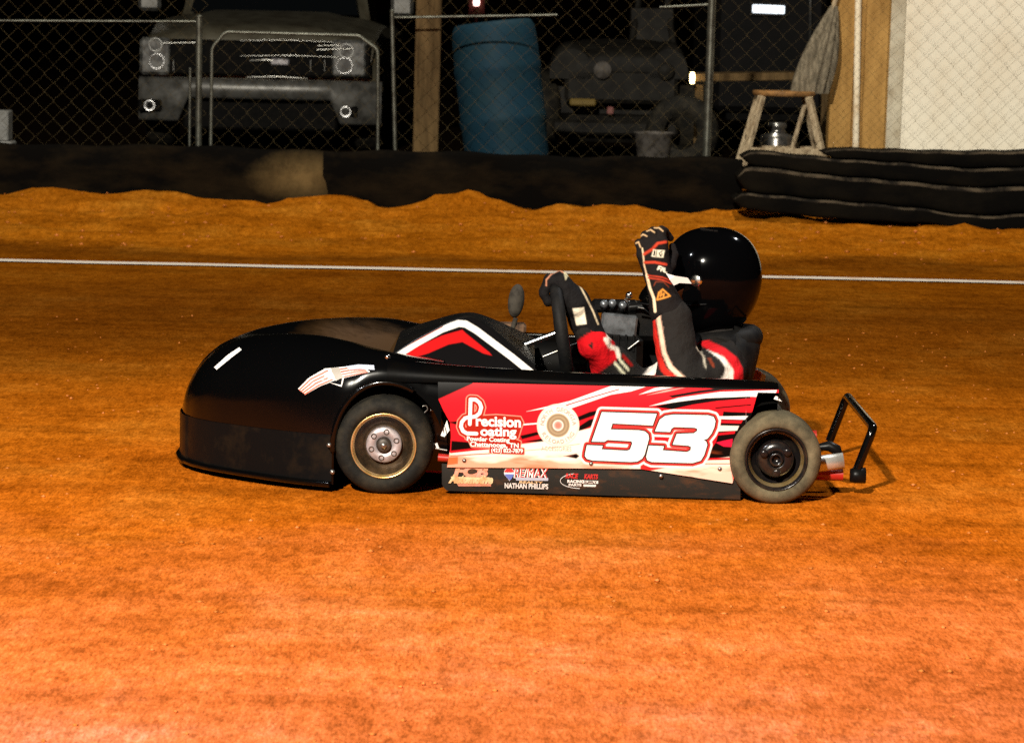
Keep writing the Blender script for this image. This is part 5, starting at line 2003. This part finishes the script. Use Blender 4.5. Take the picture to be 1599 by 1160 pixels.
# building on the right
YH_ = 23.1
bld = thing('cream_building', 'cream walled hut with tan corner boards behind the stacked belts', 'building', (P(1500, 240, YH_).x, YH_, 0))
x0 = P(1388, 120, YH_).x
wl = MB()
wl.box(((x0 + 8) / 2 , YH_ + 2.0, 1.5), (8 - x0, 4.0, 3.2), Matrix.Rotation(0, 3, 'Y'), 0.0)
wlo = wl.build('wall', M['cream_wall'], bld)
xa_, xb_ = P(1298, 120, YH_).x, P(1388, 120, YH_).x
bw = MB()
lean = Matrix.Rotation(R(0.6), 3, 'Y')
bw.box(((xa_ + xb_) / 2, YH_ + 0.05, 1.5), (xb_ - xa_, 0.16, 3.0), lean, 0.004)
bw.box((xa_ + 0.075, YH_ - 0.045, 1.5), (0.15, 0.03, 3.0), lean, 0.004)
bw.box((xb_ - 0.09, YH_ - 0.045, 1.5), (0.155, 0.03, 3.0), lean, 0.004)
bw.build('corner_boards', M['brown_board'], bld)
tp_ = MB()
a, b = P(1341, -40, YH_ - 0.07), P(1336, 235, YH_ - 0.07)
b2 = b + (b - a).normalized() * 0.35
tp_.tube([a, b2], 0.022, 14)
tp_.build('trim_pipe', M['white_trim'], bld)
st_ = MB()
st_.box((x0 + 0.05, YH_ - 0.012, 1.5), (0.10, 0.02, 3.0), lean, 0.003)
st_.build('edge_strip', worn('greyed edge strip', (0.55, 0.50, 0.38), (0.38, 0.32, 0.22), 0.7, scale=5), bld)
rf = MB()
rf.box(((x0 + 8) / 2 - 0.3, YH_ + 1.9, 3.16), (8.6 - x0, 4.8, 0.10), None, 0.01)
rf.build('roof', M['satin_black'], bld)

# stool
YS = 22.75
sto = thing('wooden_stool', 'pale wooden stool with a brown seat in front of the hut', 'stool', tuple(P(1226, 250, YS)))
s = MB()
sc0 = P(1224, 146, YS)
s.lathe([(0.001, 0.016), (0.20, 0.016), (0.208, 0.008), (0.208, -0.010), (0.198, -0.018), (0.001, -0.018)], sc0, (0, 0, 1), 36)
s.build('seat', M['seat_wood'], sto)
zf = 0.16
feet = []
for sx_, sy_ in ((-1, -1), (1, -1), (1, 1), (-1, 1)):
    a = sc0 + Vector((sx_ * 0.155, sy_ * 0.13, -0.018))
    b = Vector((sc0.x + sx_ * 0.30, YS + sy_ * 0.22, zf))
    feet.append((a, b))
    lg = MB()
    d_ = (b - a)
    ctr = (a + b) / 2
    rot = d_.to_track_quat('Z', 'Y').to_matrix()
    lg.box(ctr, (0.052, 0.040, d_.length), rot, 0.006)
    lg.build('leg', M['pale_wood'], sto)
for (i, j, f) in ((0, 1, 0.64), (2, 3, 0.64), (1, 2, 0.5), (3, 0, 0.5)):
    a = feet[i][0].lerp(feet[i][1], f)
    b = feet[j][0].lerp(feet[j][1], f)
    rg = MB()
    d_ = b - a
    rg.box((a + b) / 2, (0.028, 0.040, d_.length - 0.03), d_.to_track_quat('Z', 'Y').to_matrix(), 0.004)
    rg.build('rung', M['pale_wood'], sto)
# steel drum under it
kd = MB()
c = P(1212, 240, YS + 0.45)
c.z = 0.16
kd.lathe([(0.001, 0), (0.105, 0), (0.11, 0.01), (0.11, 0.10), (0.114, 0.105), (0.11, 0.11), (0.112, 0.26), (0.105, 0.285), (0.06, 0.30), (0.058, 0.33), (0.07, 0.345), (0.06, 0.37), (0.001, 0.375)], c, (0, 0, 1), 32)
tag(kd.build('steel_keg', worn('dull steel', (0.26, 0.26, 0.25), (0.12, 0.11, 0.10), 0.28, 0.85, scale=10)), 'dull grey metal keg standing under the stool', 'keg')

# furled canvas leaning by the boards
cv = MB()
a, b = P(1302, 10, YH_ - 0.16), P(1262, 146, YH_ - 0.30)
g = []
for i in range(24):
    t = i / 23
    c = a.lerp(b, t)
    r_ = 0.022 + 0.075 * math.sin(min(1, t * 1.05) * math.pi * 0.62) + 0.02 * t
    row = []
    for j in range(44):
        th = 2 * math.pi * j / 44
        rr_ = r_ * (1 + 0.20 * math.cos(9 * th + 1.2 * math.sin(3 * t)) + 0.08 * math.cos(5 * th))
        row.append((c.x + rr_ * math.cos(th), c.y + 0.7 * rr_ * math.sin(th), c.z))
    g.append(row)
cv.grid(g, 0, True, False, True)
cv.add(g[-1], [tuple(range(44))], 0, False)
pe = b + (b - a).normalized() * 0.5
furl = thing('furled_canvas', 'furled grey canvas parasol leaning against the tan boards', 'parasol', (pe.x, pe.y, 0.16))
cv.build('canvas', M['canvas'], furl)
pm = MB()
pm.tube([a + (a - b).normalized() * 0.3, b, pe], 0.016, 10)
pm.build('pole', M['pale_wood'], furl)

# concrete block at the left edge
cbk = MB()
c = P(-4, 196, 22.4)
cbk.box((c.x, 22.4, c.z), (0.17, 0.2, 0.20), None, 0.01)
cbk.box((c.x, 22.4, (c.z - 0.10 + 0.12) / 2 - 0.001), (0.22, 0.22, c.z - 0.10 - 0.12), None, 0.01)
tag(cbk.build('concrete_block', M['concrete']), 'grey concrete block behind the fence at the far left', 'block')
